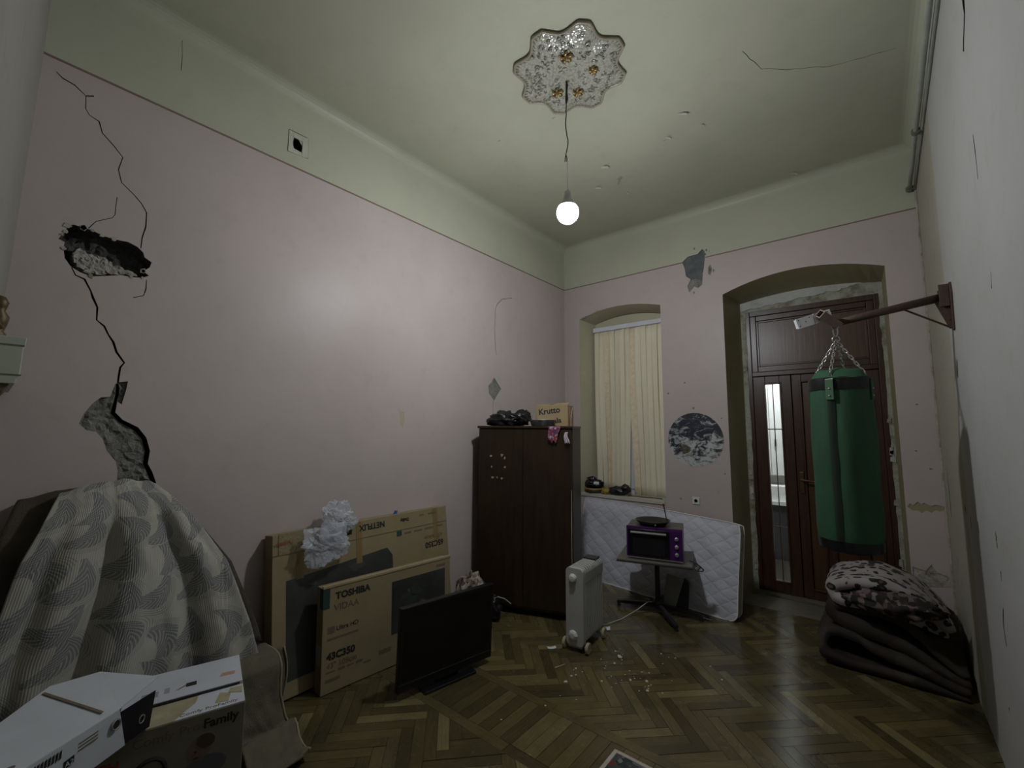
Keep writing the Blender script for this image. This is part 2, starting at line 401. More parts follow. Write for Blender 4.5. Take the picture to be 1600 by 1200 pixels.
for cx, cz, s in [(-1.57, 2.02, .016), (-1.66, 2.32, .014), (-1.28, 1.9, .01), (-1.86, 2.2, .012), (-1.27, 1.3, .012), (-1.35, 1.1, .008), (-1.75, 0.99, .012), (0.3, 2.0, .012), (0.27, 1.6, .01), (0.35, 1.45, .012)]:
    groups_back.append(dict(name='chip', polys=[[(cx + s * R.uniform(.5, 1.3) * math.cos(t * 1.05), cz + s * R.uniform(.5, 1.3) * math.sin(t * 1.05)) for t in range(6)]], depth=0.004, mat=MORTAR))
fb = lambda u, v, d: (u, YB + d, v)
wb = damaged_wall('wall_back', 'pink back wall with arched window and door openings and grey cement patch', [(XL, 0), (XR, 0), (XR, ZC - 0.09), (XL, ZC - 0.09)],
                  groups_back, [((XL, ZP), (XR, ZP))], fb, [PINK, GREEN], lambda u, v: 0 if v < ZP else 1)
MB().b2((XL, YB - 0.003, ZP - 0.006), (-1.63, YB, ZP + 0.006)).b2((-1.375, YB - 0.003, ZP - 0.006), (XR, YB, ZP + 0.006)).build('paint_line', LINE, wb)
def reveal(name, front, back, y2, m):
    mb = MB(); n = len(front)
    for i in range(n - 1):
        a, b, c, d = front[i], front[i + 1], back[i + 1], back[i]
        mb.add([(a[0], YB, a[1]), (b[0], YB, b[1]), (c[0], y2, c[1]), (d[0], y2, d[1])], [(0, 1, 2, 3)])
    return mb.build(name, m, wb)
WINB = arch(-2.965, -1.99, 0.94, 3.25, 0.07); DOORB = arch(-1.135, 0.15, 0.0, 3.255, 0.06)
reveal('window_reveal', WIN, WINB, 5.50, CREAM); reveal('door_reveal', DOOR, DOORB, YD, OLIVE)
# broken chips in the edge of the window arch
for x, z, s in [(-2.99, 3.30, .03), (-2.90, 3.325, .04), (-2.78, 3.36, .03)]:
    MB().prism([(x - s, z - .008), (x + s, z + .004), (x + s * .8, z + .022), (x - s * .7, z + .012)], lambda u, v, d: (u, YB - .001 + d, v), -.002, .03).build('broken_edge', PLASTER, wb)
# window sill board
SILLM = wall_mat('sill_paint', (0.46, 0.44, 0.38), (0.25, 0.22, 0.16), 0.45, 0.5)
struct('trim_1', 'worn off-white window sill above the leaning mattress', MB().b2((-3.05, YB - 0.015, 0.90), (-1.93, 5.50, 0.945)), SILLM, 'window sill', bevel=0.004)

# ---- ceiling with small cove
crk = [(-0.535, 3.11), (-0.463, 3.362), (-0.321, 3.485), (-0.069, 3.648), (0.108, 3.702), (0.277, 3.741)]
g_c = [dict(name='crack', polys=crack(crk, 0.004, seed=21), depth=0.006, mat=MORTAR)]
for (x, y, s) in [(-1.051, 3.441, .03), (-0.962, 3.689, .014), (-1.234, 3.656, .012), (-1.294, 3.695, .012), (-1.886, 3.694, .03), (-1.872, 3.989, .035), (-2.117, 3.991, .028), (-1.921, 4.279, .02), (-0.463, 4.989, .03), (-1.903, 2.823, .02), (-2.449, 2.755, .018)]:
    g_c.append(dict(name='peeled_spot', polys=[[(x + s * R.uniform(.6, 1.3) * math.cos(t * 1.05), y + .5 * s * R.uniform(.5, 1.3) * math.sin(t * 1.05)) for t in range(6)]], depth=0.003, mat=PLASTER))
RC = 0.09
ce = damaged_wall('ceiling', 'pale green ceiling with peeling paint flakes', [(XL + RC, -0.02), (XR - RC, -0.02), (XR - RC, YB - RC), (XL + RC, YB - RC)], g_c, [], lambda u, v, d: (u, v, ZC + d), [CEIL], lambda u, v: 0, 'ceiling')
prof = [(RC * (1 - math.sin(t * PI / 12)), ZC - RC + RC * (1 - math.cos(t * PI / 12))) for t in range(7)]
prof = [(RC * (1 - math.cos(t * PI / 12)), ZC - RC + RC * math.sin(t * PI / 12)) for t in range(7)]
mb = MB()
for (a, b) in zip(prof, prof[1:]):
    def ring(p): return [(XL + p[0], -0.02, p[1]), (XL + p[0], YB - p[0], p[1]), (XR - p[0], YB - p[0], p[1]), (XR - p[0], -0.02, p[1])]
    ra, rb = ring(a), ring(b)
    for i in range(3): mb.add([ra[i], ra[i + 1], rb[i + 1], rb[i]], [(0, 1, 2, 3)])
mb.build('cove', GREEN, ce, smooth=True)
FLK = mat('paint_flake', (0.40, 0.40, 0.33), 0.7)
for (x, y, s, a) in [(-1.051, 3.441, .035, .3), (-1.886, 3.694, .04, .2), (-1.872, 3.989, .05, 2.2), (-2.117, 3.991, .035, .1), (-1.921, 4.279, .025, 1.2), (-0.463, 4.989, .035, .4), (-0.962, 3.689, .02, 1.0), (-1.25, 3.66, .025, .7)]:
    mb = MB(); ca, sa = math.cos(a), math.sin(a)
    mb.grid(5, 3, lambda u, v: (x + (u - .5) * 2 * s * ca - (v - .5) * s * .5 * sa, y + (u - .5) * 2 * s * sa + (v - .5) * s * .5 * ca, ZC - 0.002 - 0.5 * s * u * u - 0.3 * s * v * v))
    mb.build('hanging_paint_flake', FLK, ce, solid=0.001)

# ---- right wall
RW = [[(2.622, 3.72), (2.621, 3.613), (2.724, 3.50)], [(2.724, 3.093), (2.717, 2.997), (2.723, 2.879)], [(2.68, 2.441), (2.70, 2.373)], [(3.83, 2.208), (3.857, 2.101)], [(4.9, 1.5), (4.88, 1.3), (4.9, 1.1)], [(3.2, 0.92), (3.24, 0.82), (3.22, 0.74)]]
g_r = [dict(name='gouge', polys=crack(p, w, seed=30 + i), depth=0.012, mat=CAVITY) for i, (p, w) in enumerate(zip(RW, (.035, .012, .012, .02, .02, .015)))]
for i in range(10):
    y, z, s = R.uniform(2.3, 4.9), R.uniform(.1, 1.3), R.uniform(.012, .035)
    g_r.append(dict(name='chip', polys=[[(y + s * R.uniform(.5, 1.3) * math.cos(t * 1.05), z + 2 * s * R.uniform(.5, 1.3) * math.sin(t * 1.05)) for t in range(6)]], depth=0.004, mat=PLASTER))
EP = [(4.02 + .05 * noise.noise(Vector((0, 1, k * .9))) + .03 * noise.noise(Vector((0, 5, k * 3.1))), (ZC - .09) * k / 24) for k in range(25)]
def edge_y(v): return interp([p[1] for p in EP], [p[0] for p in EP], v)
EDG = list(zip(EP, EP[1:]))
wr = damaged_wall('wall_right', 'grey-white right wall with gouges and chipped plaster', [(-0.6, 0), (YB, 0), (YB, ZC - 0.09), (-0.6, ZC - 0.09)], g_r, EDG, lambda u, v, d: (XR + d, u, v), [GREY, GREY2], lambda u, v: 1 if u > edge_y(v) else 0)
# rough plaster bead in the right-hand corner
mb = MB(); mb.tube([(XR - .005 + .004 * fbm((0, 0, z * 3)), YB - .01, z) for z in [i * .2 for i in range(21)]], [0.009 + .004 * fbm((1, 2, z * 7)) for z in [i * .2 for i in range(21)]], 8)
mb.build('corner_plaster', PLASTER, wr, smooth=True)

# ---- near wall beside the doorway the picture is taken from, and the small lobby behind
NW = [(0, -0.02), (1.2, -0.015), (1.9, 0.0), (2.6, 0.018), (3.7, 0.036), (4.3, 0.04)]
mb = MB(); SL = -0.05
def nwy(x, y): return y + (x - XL) * SL
for (za, ya), (zb_, yb_) in zip(NW, NW[1:]):
    mb.add([(XL, ya, za), (-1.15, nwy(-1.15, ya), za), (-1.15, nwy(-1.15, yb_), zb_), (XL, yb_, zb_)], [(0, 1, 2, 3)])
    mb.add([(-1.15, nwy(-1.15, ya), za), (-1.15, -0.35, za), (-1.15, -0.35, zb_), (-1.15, nwy(-1.15, yb_), zb_)], [(0, 1, 2, 3)])
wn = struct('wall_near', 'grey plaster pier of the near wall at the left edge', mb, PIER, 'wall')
mb = MB(); mb.b2((-1.15, -0.35, 3.6), (XR, -0.02, ZC)); struct('wall_lintel', 'plaster lintel above the near doorway', mb, GREY, 'wall')
mb = MB(); mb.add([(XL, -1.7, 0), (XR + .2, -1.7, 0), (XR + .2, -1.7, 3.6), (XL, -1.7, 3.6)], [(0, 1, 2, 3)]); mb.add([(-1.15, -.35, 0), (XL, -.35, 0), (XL, -1.7, 0), (XL, -1.7, 3.6), (XL, -.35, 3.6), (-1.15, -.35, 3.6)], [(2, 1, 4, 3), (0, 1, 4, 5)])
mb.add([(XR, -.6, 0), (XR, -1.7, 0), (XR, -1.7, 3.6), (XR, -.6, 3.6)], [(0, 1, 2, 3)])
struct('wall_lobby', 'plain grey walls of the lobby behind the near doorway', mb, GREY, 'wall')
mb = MB(); mb.b2((XL, -1.7, 3.6), (XR, -.35, 3.65)); struct('ceiling_lobby', 'plain lobby ceiling', mb, CEIL, 'ceiling')

# ================================================================ PARQUET FLOOR
def floor_mat():
    m, nt, b = new_mat('worn_varnished_parquet')
    uvn = nt.nodes.new('ShaderNodeUVMap'); mp = N(nt, 'ShaderNodeMapping'); mp.inputs['Scale'].default_value = (3, 45, 1)
    nt.links.new(uvn.outputs[0], mp.inputs[0])
    at = N(nt, 'ShaderNodeAttribute', attribute_name='tone')
    grain = noise_n(nt, mp.outputs[0], 2.2, 6, 0.7)
    c = ramp(nt, at.outputs['Fac'], [(0.0, (0.066, 0.052, 0.024)), (0.35, (0.098, 0.078, 0.033)), (0.7, (0.135, 0.109, 0.045)), (0.9, (0.165, 0.136, 0.058)), (1.0, (0.20, 0.168, 0.078))])
    c = mix(nt, 0.75, c, ramp(nt, grain, [(0.25, (0.45, 0.45, 0.45)), (0.75, (1.25, 1.25, 1.25))]), 'MULTIPLY')
    w = coords(nt)
    dirt = noise_n(nt, w, 1.6, 6, 0.7); fine = noise_n(nt, w, 9, 6, 0.7)
    c = mix(nt, math_(nt, 'MULTIPLY', ramp(nt, dirt, [(0.46, (0, 0, 0)), (0.68, (1, 1, 1))]), 0.6), c, (0.030, 0.029, 0.020))
    c = mix(nt, math_(nt, 'MULTIPLY', ramp(nt, fine, [(0.62, (0, 0, 0)), (0.75, (1, 1, 1))]), 0.35), c, (0.15, 0.14, 0.10))
    nt.links.new(c, b.inputs['Base Color'])
    nt.links.new(ramp(nt, noise_n(nt, w, 4, 6, 0.7), [(0.35, (0.10,) * 3), (0.7, (0.34,) * 3)]), b.inputs['Roughness'])
    b.inputs['Specular IOR Level'].default_value = 0.5
    bump(nt, b, math_(nt, 'ADD', math_(nt, 'MULTIPLY', grain, .5), noise_n(nt, w, 5, 3)), 0.05, 0.01)
    return m
FLOORM = floor_mat()
GAP = mat('floor_joint', (0.016, 0.013, 0.008), 0.9)
fo = struct('floor', 'worn dark herringbone parquet floor with a straight-laid band', MB().b2((XL, -1.7, -0.06), (XR, YB, -0.006)).b2((-1.2, YB, -0.06), (0.16, YD + 0.15, -0.006)), GAP, 'floor')
def clip(poly, x0, x1, y0, y1):
    for ax, lim, sg in ((0, x0, 1), (0, x1, -1), (1, y0, 1), (1, y1, -1)):
        out = []; n = len(poly)
        for i in range(n):
            a, b = poly[i], poly[(i + 1) % n]; da, db = (a[ax] - lim) * sg, (b[ax] - lim) * sg
            if da >= 0: out.append(a)
            if da * db < 0:
                t = da / (da - db); out.append((a[0] + t * (b[0] - a[0]), a[1] + t * (b[1] - a[1])))
        poly = out
        if len(poly) < 3: return []
    return poly
planks = []
def plank_rect(o, a, L, W_, zone, tone=None):
    ca, sa = math.cos(a), math.sin(a); g = 0.0012
    rect = [(o[0] + ca * u - sa * v, o[1] + sa * u + ca * v) for u, v in ((g, g), (L - g, g), (L - g, W_ - g), (g, W_ - g))]
    p = clip(rect, *zone)
    if len(p) >= 3:
        ar = abs(sum(p[i][0] * p[(i + 1) % len(p)][1] - p[(i + 1) % len(p)][0] * p[i][1] for i in range(len(p)))) / 2
        if ar > 0.0004:
            t = R.random(); t = t * 0.72 if R.random() < .84 else 0.72 + 0.28 * t
            planks.append((p, ar, a, o, t, R.uniform(-0.001, 0.0012)))
PL, PW = 0.42, 0.07
def herring(zone, cx, cy, ang):
    ca, sa = math.cos(ang), math.sin(ang)
    for m in range(-8, 9):
        for k in range(-75, 76):
            for (x, y, al) in ((k * PW + m * 2 * PL, k * PW, 0.0), (k * PW + PL + 2 * PL * m + PW, (k + 1) * PW - PL, PI / 2)):
                wx, wy = cx + ca * x - sa * y, cy + sa * x + ca * y
                if zone[0] - .6 < wx < zone[1] + .6 and zone[2] - .6 < wy < zone[3] + .6: plank_rect((wx, wy), ang + al, PL, PW, zone)
herring((XL, XR, -0.9, 1.97), -1.9, 1.2, math.radians(47)); herring((XL, XR, 2.50, YB), -1.6, 3.6, math.radians(45 - 90))
for yy in (1.97, 2.43):
    x = XL - R.random() * .3
    while x < XR: plank_rect((x, yy), 0, 0.9, 0.072, (XL, XR, 0, YB)); x += 0.9
x = XL
while x < XR: plank_rect((x + 0.085, 2.042), PI / 2, 0.388, 0.085, (XL, XR, 0, YB)); x += 0.085
RX, RY, RZ = Vector((0.77046779, 0.63745327, 0.00571942)), Vector((-0.06250329, 0.08446819, -0.99446391)), Vector((-0.63440738, 0.76584492, 0.10492294))
def view_size(p):
    """area in view and whether furniture stands on it, used only to choose which planks are separate parts"""
    c = Vector((sum(q[0] for q in p[0]) / len(p[0]), sum(q[1] for q in p[0]) / len(p[0]), -1.76)); d = c.dot(RZ)
    if d < .2: return 0
    u, v = 800 + 680 * c.dot(RX) / d, 600 + 680 * c.dot(RY) / d
    if not (-20 < u < 1620 and v < 1230): return 0
    if c.x < -2.62 and c.y < 2.7: return 0
    return p[1] / d ** 3
def plank_mesh(name, items, parent):
    V = []; F = []; tones = []; uvs = []
    for p, ar, a, o, t, dz in items:
        n = len(p); b = len(V); ca, sa = math.cos(a), math.sin(a); off = R.random() * 7
        for z in (dz, -0.008):
            for q in p:
                V.append((q[0], q[1], z)); tones.append(t); dx, dy = q[0] - o[0], q[1] - o[1]; uvs.append((dx * ca + dy * sa + off, -dx * sa + dy * ca + off))
        F.append(tuple(b + i for i in range(n)) if True else 0)
        for i in range(n): j = (i + 1) % n; F.append((b + n + i, b + n + j, b + j, b + i))
    me = bpy.data.meshes.new(name); me.from_pydata(V, [], F); me.materials.append(FLOORM)
    at = me.attributes.new('tone', 'FLOAT', 'POINT'); at.data.foreach_set('value', tones)
    l = me.uv_layers.new(name='uv')
    for lp in me.loops: l.data[lp.index].uv = uvs[lp.vertex_index]
    o_ = bpy.data.objects.new(name, me); COL.objects.link(o_); o_.parent = parent; return o_
planks.sort(key=view_size, reverse=True)
for p in planks[:300]: plank_mesh('plank', [p], fo)
tag(plank_mesh('far_planks', planks[300:], fo), kind='stuff')
SILLW = wood_mat('worn_threshold_wood', (0.07, 0.06, 0.04), (0.20, 0.18, 0.13), 0.6)
struct('trim_2', 'worn wooden threshold under the brown door', MB().b2((-1.13, YD - 0.07, -0.006), (0.14, YD + 0.08, 0.03)).b2((-1.2, YB, -0.006), (0.16, YD - .07, 0.0)), SILLW, 'threshold', bevel=0.004)

# ================================================================ WINDOW, BLIND
PVC = mat('white_window_plastic', (0.62, 0.64, 0.70), 0.35, var=0.05)
m, nt, b = new_mat('night_glass'); b.inputs['Base Color'].default_value = (0.9, 0.95, 0.95, 1); b.inputs['Transmission Weight'].default_value = 1.0; b.inputs['Roughness'].default_value = 0.02; b.inputs['IOR'].default_value = 1.45; GLASS = m
wy = 5.46
win = tag(thing('window_1', 'white plastic window in the arched recess behind the cream blind', 'window', (0, 0, 0)), kind='structure')
mb = MB().b2((-2.965, wy - .03, .945), (-2.90, wy + .04, 3.18)).b2((-2.055, wy - .03, .945), (-1.99, wy + .04, 3.18)).b2((-2.9, wy - .03, .945), (-2.055, wy + .04, 1.01)).b2((-2.9, wy - .03, 3.12), (-2.055, wy + .04, 3.18))
mb.build('window_frame', PVC, win, bevel=.004)
MB().b2((-2.50, wy - .045, 1.01), (-2.39, wy + .035, 3.12)).build('mullion', PVC, win, bevel=.004)
MB().b2((-2.9, wy - .035, 2.36), (-2.44, wy + .03, 2.46)).b2((-2.36, wy - .035, 2.36), (-2.055, wy + .03, 2.46)).build('transom', PVC, win, bevel=.004)
for x0, x1 in ((-2.9, -2.44), (-2.36, -2.055)):
    for z0, z1 in ((1.01, 2.36), (2.46, 3.12)): MB().b2((x0, wy, z0), (x1, wy + .006, z1)).build('pane', GLASS, win)
h = MB().box((-2.425, wy - .05, 1.66), (.018, .012, .06)).tube([(-2.425, wy - .055, 1.66), (-2.425, wy - .075, 1.66), (-2.425, wy - .078, 1.57)], .007, 8).build('handle', PVC, win)
MB().prism(arch(-2.965, -1.99, 3.18, 3.25, .07), lambda u, v, d: (u, d, v), 5.43, 5.5).build('arch_infill', CREAM, win)
MB().b2((-3.2, 5.56, .8), (-1.8, 5.6, 3.5)).build('night_backing_board', mat('night_backing_dark', (.03, .03, .035), .8), win)  # unseen dark board added behind the panes to stand for the night

m, nt, b = new_mat('cream_blind_fabric')
v = coords(nt, 'Object', (60, 60, 3)); f = noise_n(nt, v, 3, 4)
nt.links.new(ramp(nt, f, [(.3, (0.76, 0.70, 0.53)), (.7, (0.84, 0.79, 0.63))]), b.inputs['Base Color']); b.inputs['Roughness'].default_value = .85
b.inputs['Specular IOR Level'].default_value = .15; BLIND = m
BL2 = mat('peach_blind_fabric', (0.76, 0.65, 0.47), .85, vscale=20)
by = 5.37
bl = thing('vertical_blind', 'cream vertical-slat blind hanging in the arched window', 'blind', (-2.45, by, .93))
MB().b2((-.505, -.03, 2.19), (.46, .03, 2.25)).build('headrail', PVC, bl, bevel=.006)
xs = [-2.915 + .0745 * i for i in range(13)]
for i, x in enumerate(xs):
    left = x < -2.42
    sway = (-0.015 if i == 0 else 0.02 + .012 * i if left else 0.045 - .004 * (i - 6)); sway = {0: .03, 1: .03, 2: .02, 3: .012, 4: .0, 5: -.015, 6: -.03}.get(i, .032 - .006 * (i - 7))
    ang = math.radians(-11 + R.uniform(-6, 6) + (8 if i in (2, 5, 7) else 0)); top = 2.20; bot = .0 + R.uniform(0, .012) + (.02 if i < 4 else 0)
    def fn(u, v):
        w = (u - .5) * .089; z = top + (bot - top) * v; curve = .007 * (1 - (2 * u - 1) ** 2)
        a = ang + .25 * math.sin(v * 3 + i) * v
        return (x + 2.45 + sway * smoothstep(.3, 1, v) + w * math.cos(a) - curve * math.sin(a), w * math.sin(a) + curve * math.cos(a) + .006 * math.sin(v * 5 + i * 2), z)
    MB().grid(6, 16, fn).build('slat', BL2 if i in (2, 7) else BLIND, bl, smooth=True, solid=.0012)
mb = MB(); 
for i in range(len(xs) - 1): mb.tube([(xs[i] + 2.45 + .02, -.03, .015), (xs[i] + 2.49, -.034, .008), (xs[i + 1] + 2.45 + .02, -.03, .015)], .0012, 5)
mb.build('bottom_chain', PVC, bl)

# ================================================================ DOOR
DW = wood_mat('dark_brown_door_wood', (0.030, 0.013, 0.008), (0.062, 0.028, 0.016), 0.33, (14, 14, 1.2), 2.5)
PANEL = wood_mat('door_panel_wood', (0.050, 0.024, 0.010), (0.085, 0.042, 0.018), 0.35, (14, 14, 1.2), 2.5)
PEEL = mortar_mat('peeling_door_surround', [(0.12, 0.085, 0.04), (0.36, 0.36, 0.29), (0.50, 0.51, 0.45)], 7)
dr = tag(thing('door_1', 'dark brown wooden double door with transom panel behind the punching bag', 'door', (-.49, YD, 0)), kind='structure')
ox = .49
def DB(a, b): return MB().b2((a[0] + ox, a[1], a[2]), (b[0] + ox, b[1], b[2]))
mb = DB((-1.09, -.005, .03), (-1.045, .07, 3.15)); mb.b2((.075 + ox, -.005, .03), (.12 + ox, .07, 3.15)); mb.b2((-1.045 + ox, -.005, 3.09), (.075 + ox, .07, 3.15)); mb.b2((-1.045 + ox, -.01, 2.385), (.075 + ox, .07, 2.435))
for a_, b_ in (((-1.09, 0.0), (-1.03, 3.15)), ((.06, 0.0), (.12, 3.15)), ((-.70, .0), (-.645, 2.45)), ((-1.03, 2.36), (.06, 2.46)), ((-1.03, 3.06), (.06, 3.2)), ((-1.03, .0), (.06, .06))): MB().b2((a_[0] + ox, .0555, a_[1]), (b_[0] + ox, .068, b_[1])).build('gap_light_block', DW, dr)  # strips added behind the door gaps to stop hall light leaking through
mb.build('door_frame', DW, dr, bevel=.005)
# transom: rails, stiles and recessed panel
tr = DB((-1.045, .005, 2.435), (-.985, .06, 3.09)); tr.b2((.015 + ox, .005, 2.435), (.075 + ox, .06, 3.09)); tr.b2((-.985 + ox, .005, 2.435), (.015 + ox, .06, 2.50)); tr.b2((-.985 + ox, .005, 3.03), (.015 + ox, .06, 3.09))
t_ = tr.build('transom', DW, dr, bevel=.006)
DB((-.985, .03, 2.50), (.015, .045, 3.03)).build('panel', PANEL, t_)
MB().b2((-.985 + ox, .018, 2.50), (-.965 + ox, .032, 3.03)).b2((-.005 + ox, .018, 2.50), (.015 + ox, .032, 3.03)).b2((-.965 + ox, .018, 2.50), (-.005 + ox, .032, 2.52)).b2((-.965 + ox, .018, 3.01), (-.005 + ox, .032, 3.03)).build('moulding', DW, t_, bevel=.004)
def leaf(x0, x1, holes, z0=.035, z1=2.38):
    mb = MB(); xs_ = [x0] + [q for h in holes for q in h[:2]] + [x1]
    for i in range(0, len(xs_), 2): mb.b2((xs_[i] + ox, .005, z0), (xs_[i + 1] + ox, .055, z1))
    for hx0, hx1, hz0, hz1, _ in holes: mb.b2((hx0 + ox, .005, z0), (hx1 + ox, .055, hz0)).b2((hx0 + ox, .005, hz1), (hx1 + ox, .055, z1))
    lf = mb.build('door_leaf', DW, dr, bevel=.0035)
    for hx0, hx1, hz0, hz1, kind in holes:
        w = .02
        MB().b2((hx0 + ox - w, -.006, hz0 - w), (hx0 + ox, .02, hz1 + w)).b2((hx1 + ox, -.006, hz0 - w), (hx1 + ox + w, .02, hz1 + w)).b2((hx0 + ox, -.006, hz0 - w), (hx1 + ox, .02, hz0)).b2((hx0 + ox, -.006, hz1), (hx1 + ox, .02, hz1 + w)).build('moulding', DW, lf, bevel=.004)
        if kind == 'glass':
            g = MB().b2((hx0 + ox, .028, hz0), (hx1 + ox, .034, hz1)).build('glass_pane', GLASS, lf)
            MB().b2(((hx0 + hx1) / 2 + ox - .004, .022, hz0), ((hx0 + hx1) / 2 + ox + .004, .04, hz1)).b2((hx0 + ox, .022, 1.78), (hx1 + ox, .04, 1.79)).b2((hx0 + ox, .022, .72), (hx1 + ox, .04, .728)).build('glazing_bar', DW, lf)
        else: MB().b2((hx0 + ox, .022, hz0), (hx1 + ox, .04, hz1)).build('panel', PANEL, lf, bevel=.003)
    return lf
leaf(-1.043, -.675, [(-.925, -.785, .16, 2.29, 'glass')])
lf = leaf(-.668, .073, [(-.58, -.455, .14, 2.295, 'p'), (-.36, -.20, .14, 2.295, 'p'), (-.10, .0, .14, 2.295, 'p')])
BRASS = mat('bronze_handle', (0.16, 0.10, 0.06), .3, .8)
hd = MB().box((-.625 + ox, -.008, 1.22), (.036, .012, .22)).tube([(-.625 + ox, -.01, 1.25), (-.625 + ox, -.055, 1.25), (-.60 + ox, -.06, 1.25), (-.47 + ox, -.058, 1.235)], .011, 8).build('handle', BRASS, lf, bevel=.002)
# crumbling plaster between the frame and the arch
ring_o = DOORB; top_in = [(-1.09, 0.03), (-1.09, 3.15), (.12, 3.15), (.12, 0.03)]
def jag(a, b, n, amp, seed):
    r = random.Random(seed); return [(a[0] + (b[0] - a[0]) * i / n + r.uniform(-amp, amp) * (0 < i < n), a[1] + (b[1] - a[1]) * i / n + r.uniform(-amp, amp) * (0 < i < n)) for i in range(n + 1)]
pw = lambda u, v, d: (u, YD + d, v)
pl = [(-1.14, 0.0)] + [(-1.14, 3.30)] + jag((-1.085, 3.30), (-1.085, 0.03), 40, .008, 2); MB().prism(pl, pw, -.012, .06).build('door_surround_plaster', PEEL, wb)
pr = jag((.115, .03), (.115, 3.30), 40, .008, 3) + [(.16, 3.30), (.16, 0)]; MB().prism(pr, pw, -.012, .06).build('door_surround_plaster', PEEL, wb)
LGT = mortar_mat('pale_top_plaster', [(0.36, 0.37, 0.33), (0.50, 0.51, 0.47), (0.56, 0.57, 0.54)], 5)
tp = jag((-1.13, 3.175), (-.62, 3.205), 14, .010, 4) + jag((-.60, 3.215), (-.12, 3.25), 14, .012, 5) + jag((-.10, 3.27), (.15, 3.285), 8, .008, 6) + [(.16, 3.36), (-1.14, 3.36)]
MB().prism(tp, pw, -.016, .06).build('door_surround_plaster', LGT, wb)
tp2 = [(-1.13, 3.145), (.13, 3.145), (.13, 3.36), (-1.13, 3.36)]; MB().prism(tp2, pw, -.004, .05).build('door_surround_plaster', PEEL, wb)
for i in range(14):
    s = R.uniform(.02, .05); z = R.uniform(.2, 3.0); x = R.choice((-1.125, .135)); sg = 1 if x < 0 else -1
    MB().prism([(x + .012 * R.uniform(-1, 1), z + k) for k in (-s, s)] + [(x + sg * .03, z + s * .7), (x + sg * .034, z - s * .6)], pw, -.022, .0).build('loose_plaster', R.choice((PEEL, LGT, PLASTER)), wb)

# ================================================================ HALL BEYOND THE DOOR
HW = mat('hall_wall_paint', (.6, .6, .56), .6)
mb = MB(); A = [(-2.2, 5.76), (-2.2, 7.5), (.9, 7.5), (.9, 5.76)]
for (a, b_) in zip(A, A[1:]): mb.add([(*a, 0), (*b_, 0), (*b_, 3.4), (*a, 3.4)], [(0, 1, 2, 3)])
struct('wall_hall', 'pale walls of the lit hall beyond the glazed door', mb, HW, 'wall')
struct('floor_hall', 'brown floor of the hall beyond the door', MB().b2((-2.2, 5.77, -.05), (.9, 7.5, 0)), mat('hall_floor', (.03, .025, .02), .4), 'floor')
struct('ceiling_hall', 'pale ceiling of the hall beyond the door', MB().b2((-2.2, 5.62, 3.4), (.9, 7.5, 3.45)), HW, 'ceiling')
cb = thing('hall_cupboard', 'tall white cupboard seen through the narrow door glass', 'cupboard', (-1.15, 7.3, 0))
WHT = mat('white_cupboard', (.75, .76, .74), .4, var=.04)
MB().b2((-.55, 0, 1.13), (.55, .18, 2.7)).build('body', WHT, cb)
for x0, x1 in ((-.55, -.02), (-.015, .3), (.305, .55)): MB().b2((x0, -.02, 1.14), (x1 - .006, 0, 2.69)).build('cupboard_door', WHT, cb, bevel=.003)
MB().b2((.04, -.04, 1.55), (.06, -.02, 1.65)).build('handle', mat('dark_handle', (.05, .05, .05), .4), cb)
ct = thing('hall_counter', 'dark low counter with white top seen through the door glass', 'counter', (-1.15, 7.15, 0))
MB().b2((-.6, 0, 0), (.6, .33, .74)).build('body', mat('dark_counter', (.05, .05, .055), .5), ct); MB().b2((-.62, -.02, .74), (.62, .33, .79)).build('worktop', WHT, ct)
MB().b2((-.35, .03, .79), (.2, .28, 1.0)).build('white_box', WHT, ct, bevel=.01)
hl = thing('hall_lamp', 'round ceiling lamp in the hall beyond the door', 'lamp', (-.75, 6.6, 3.36))
MB().lathe([(.13, .04), (.13, .0), (.10, -.05), (.05, -.075), (.005, -.08)], n=20).build('lamp_globe', emit_mat('hall_lamp_glow', (.95, .97, 1), HALL_POWER), hl, smooth=True)

# ================================================================ CEILING ROSE, WIRE, BULB
def rose_r(th):
    ph = abs(((math.degrees(th) + 22.5) % 45) - 22.5)
    return .408 if ph < 5.5 else .408 - .068 * math.sin((ph - 5.5) / 17 * PI / 2)
def rose_mat():
    m, nt, b = new_mat('crystal_plastic_rose'); v = coords(nt)
    vo = N(nt, 'ShaderNodeTexVoronoi', i_Scale=55.0); nt.links.new(v, vo.inputs['Vector'])
    nt.links.new(ramp(nt, vo.outputs['Distance'], [(.1, (.46, .46, .40)), (.5, (.41, .41, .345)), (.8, (.32, .30, .235))]), b.inputs['Base Color'])
    b.inputs['Roughness'].default_value = .18; b.inputs['Specular IOR Level'].default_value = .8
    bump(nt, b, vo.outputs['Distance'], .35, .01); return m
ROSE = rose_mat(); GOLD = mat('tarnished_gold', (.42, .30, .13), .25, .7, vscale=40); RIM = mat('aged_rose_rim', (.30, .27, .20), .3, vscale=30)
CRYST = mat('clear_silver_relief', (.40, .40, .35), .14, .25, vscale=30, spec=.9)
rc = Vector((-1.548, 2.508, ZC))
ro = thing('ceiling_rose', 'scalloped eight-lobed crystal-look ceiling rose above the bare bulb', 'ceiling rose', rc)
n_ = 192; rim = [(rose_r(2 * PI * i / n_) * math.cos(2 * PI * i / n_), rose_r(2 * PI * i / n_) * math.sin(2 * PI * i / n_)) for i in range(n_)]
mb = MB(); mb.v = [(0, 0, -.03)] + [(x * .5, y * .5, -.026) for x, y in rim] + [(x * .93, y * .93, -.016) for x, y in rim] + [(x, y, -.0) for x, y in rim]
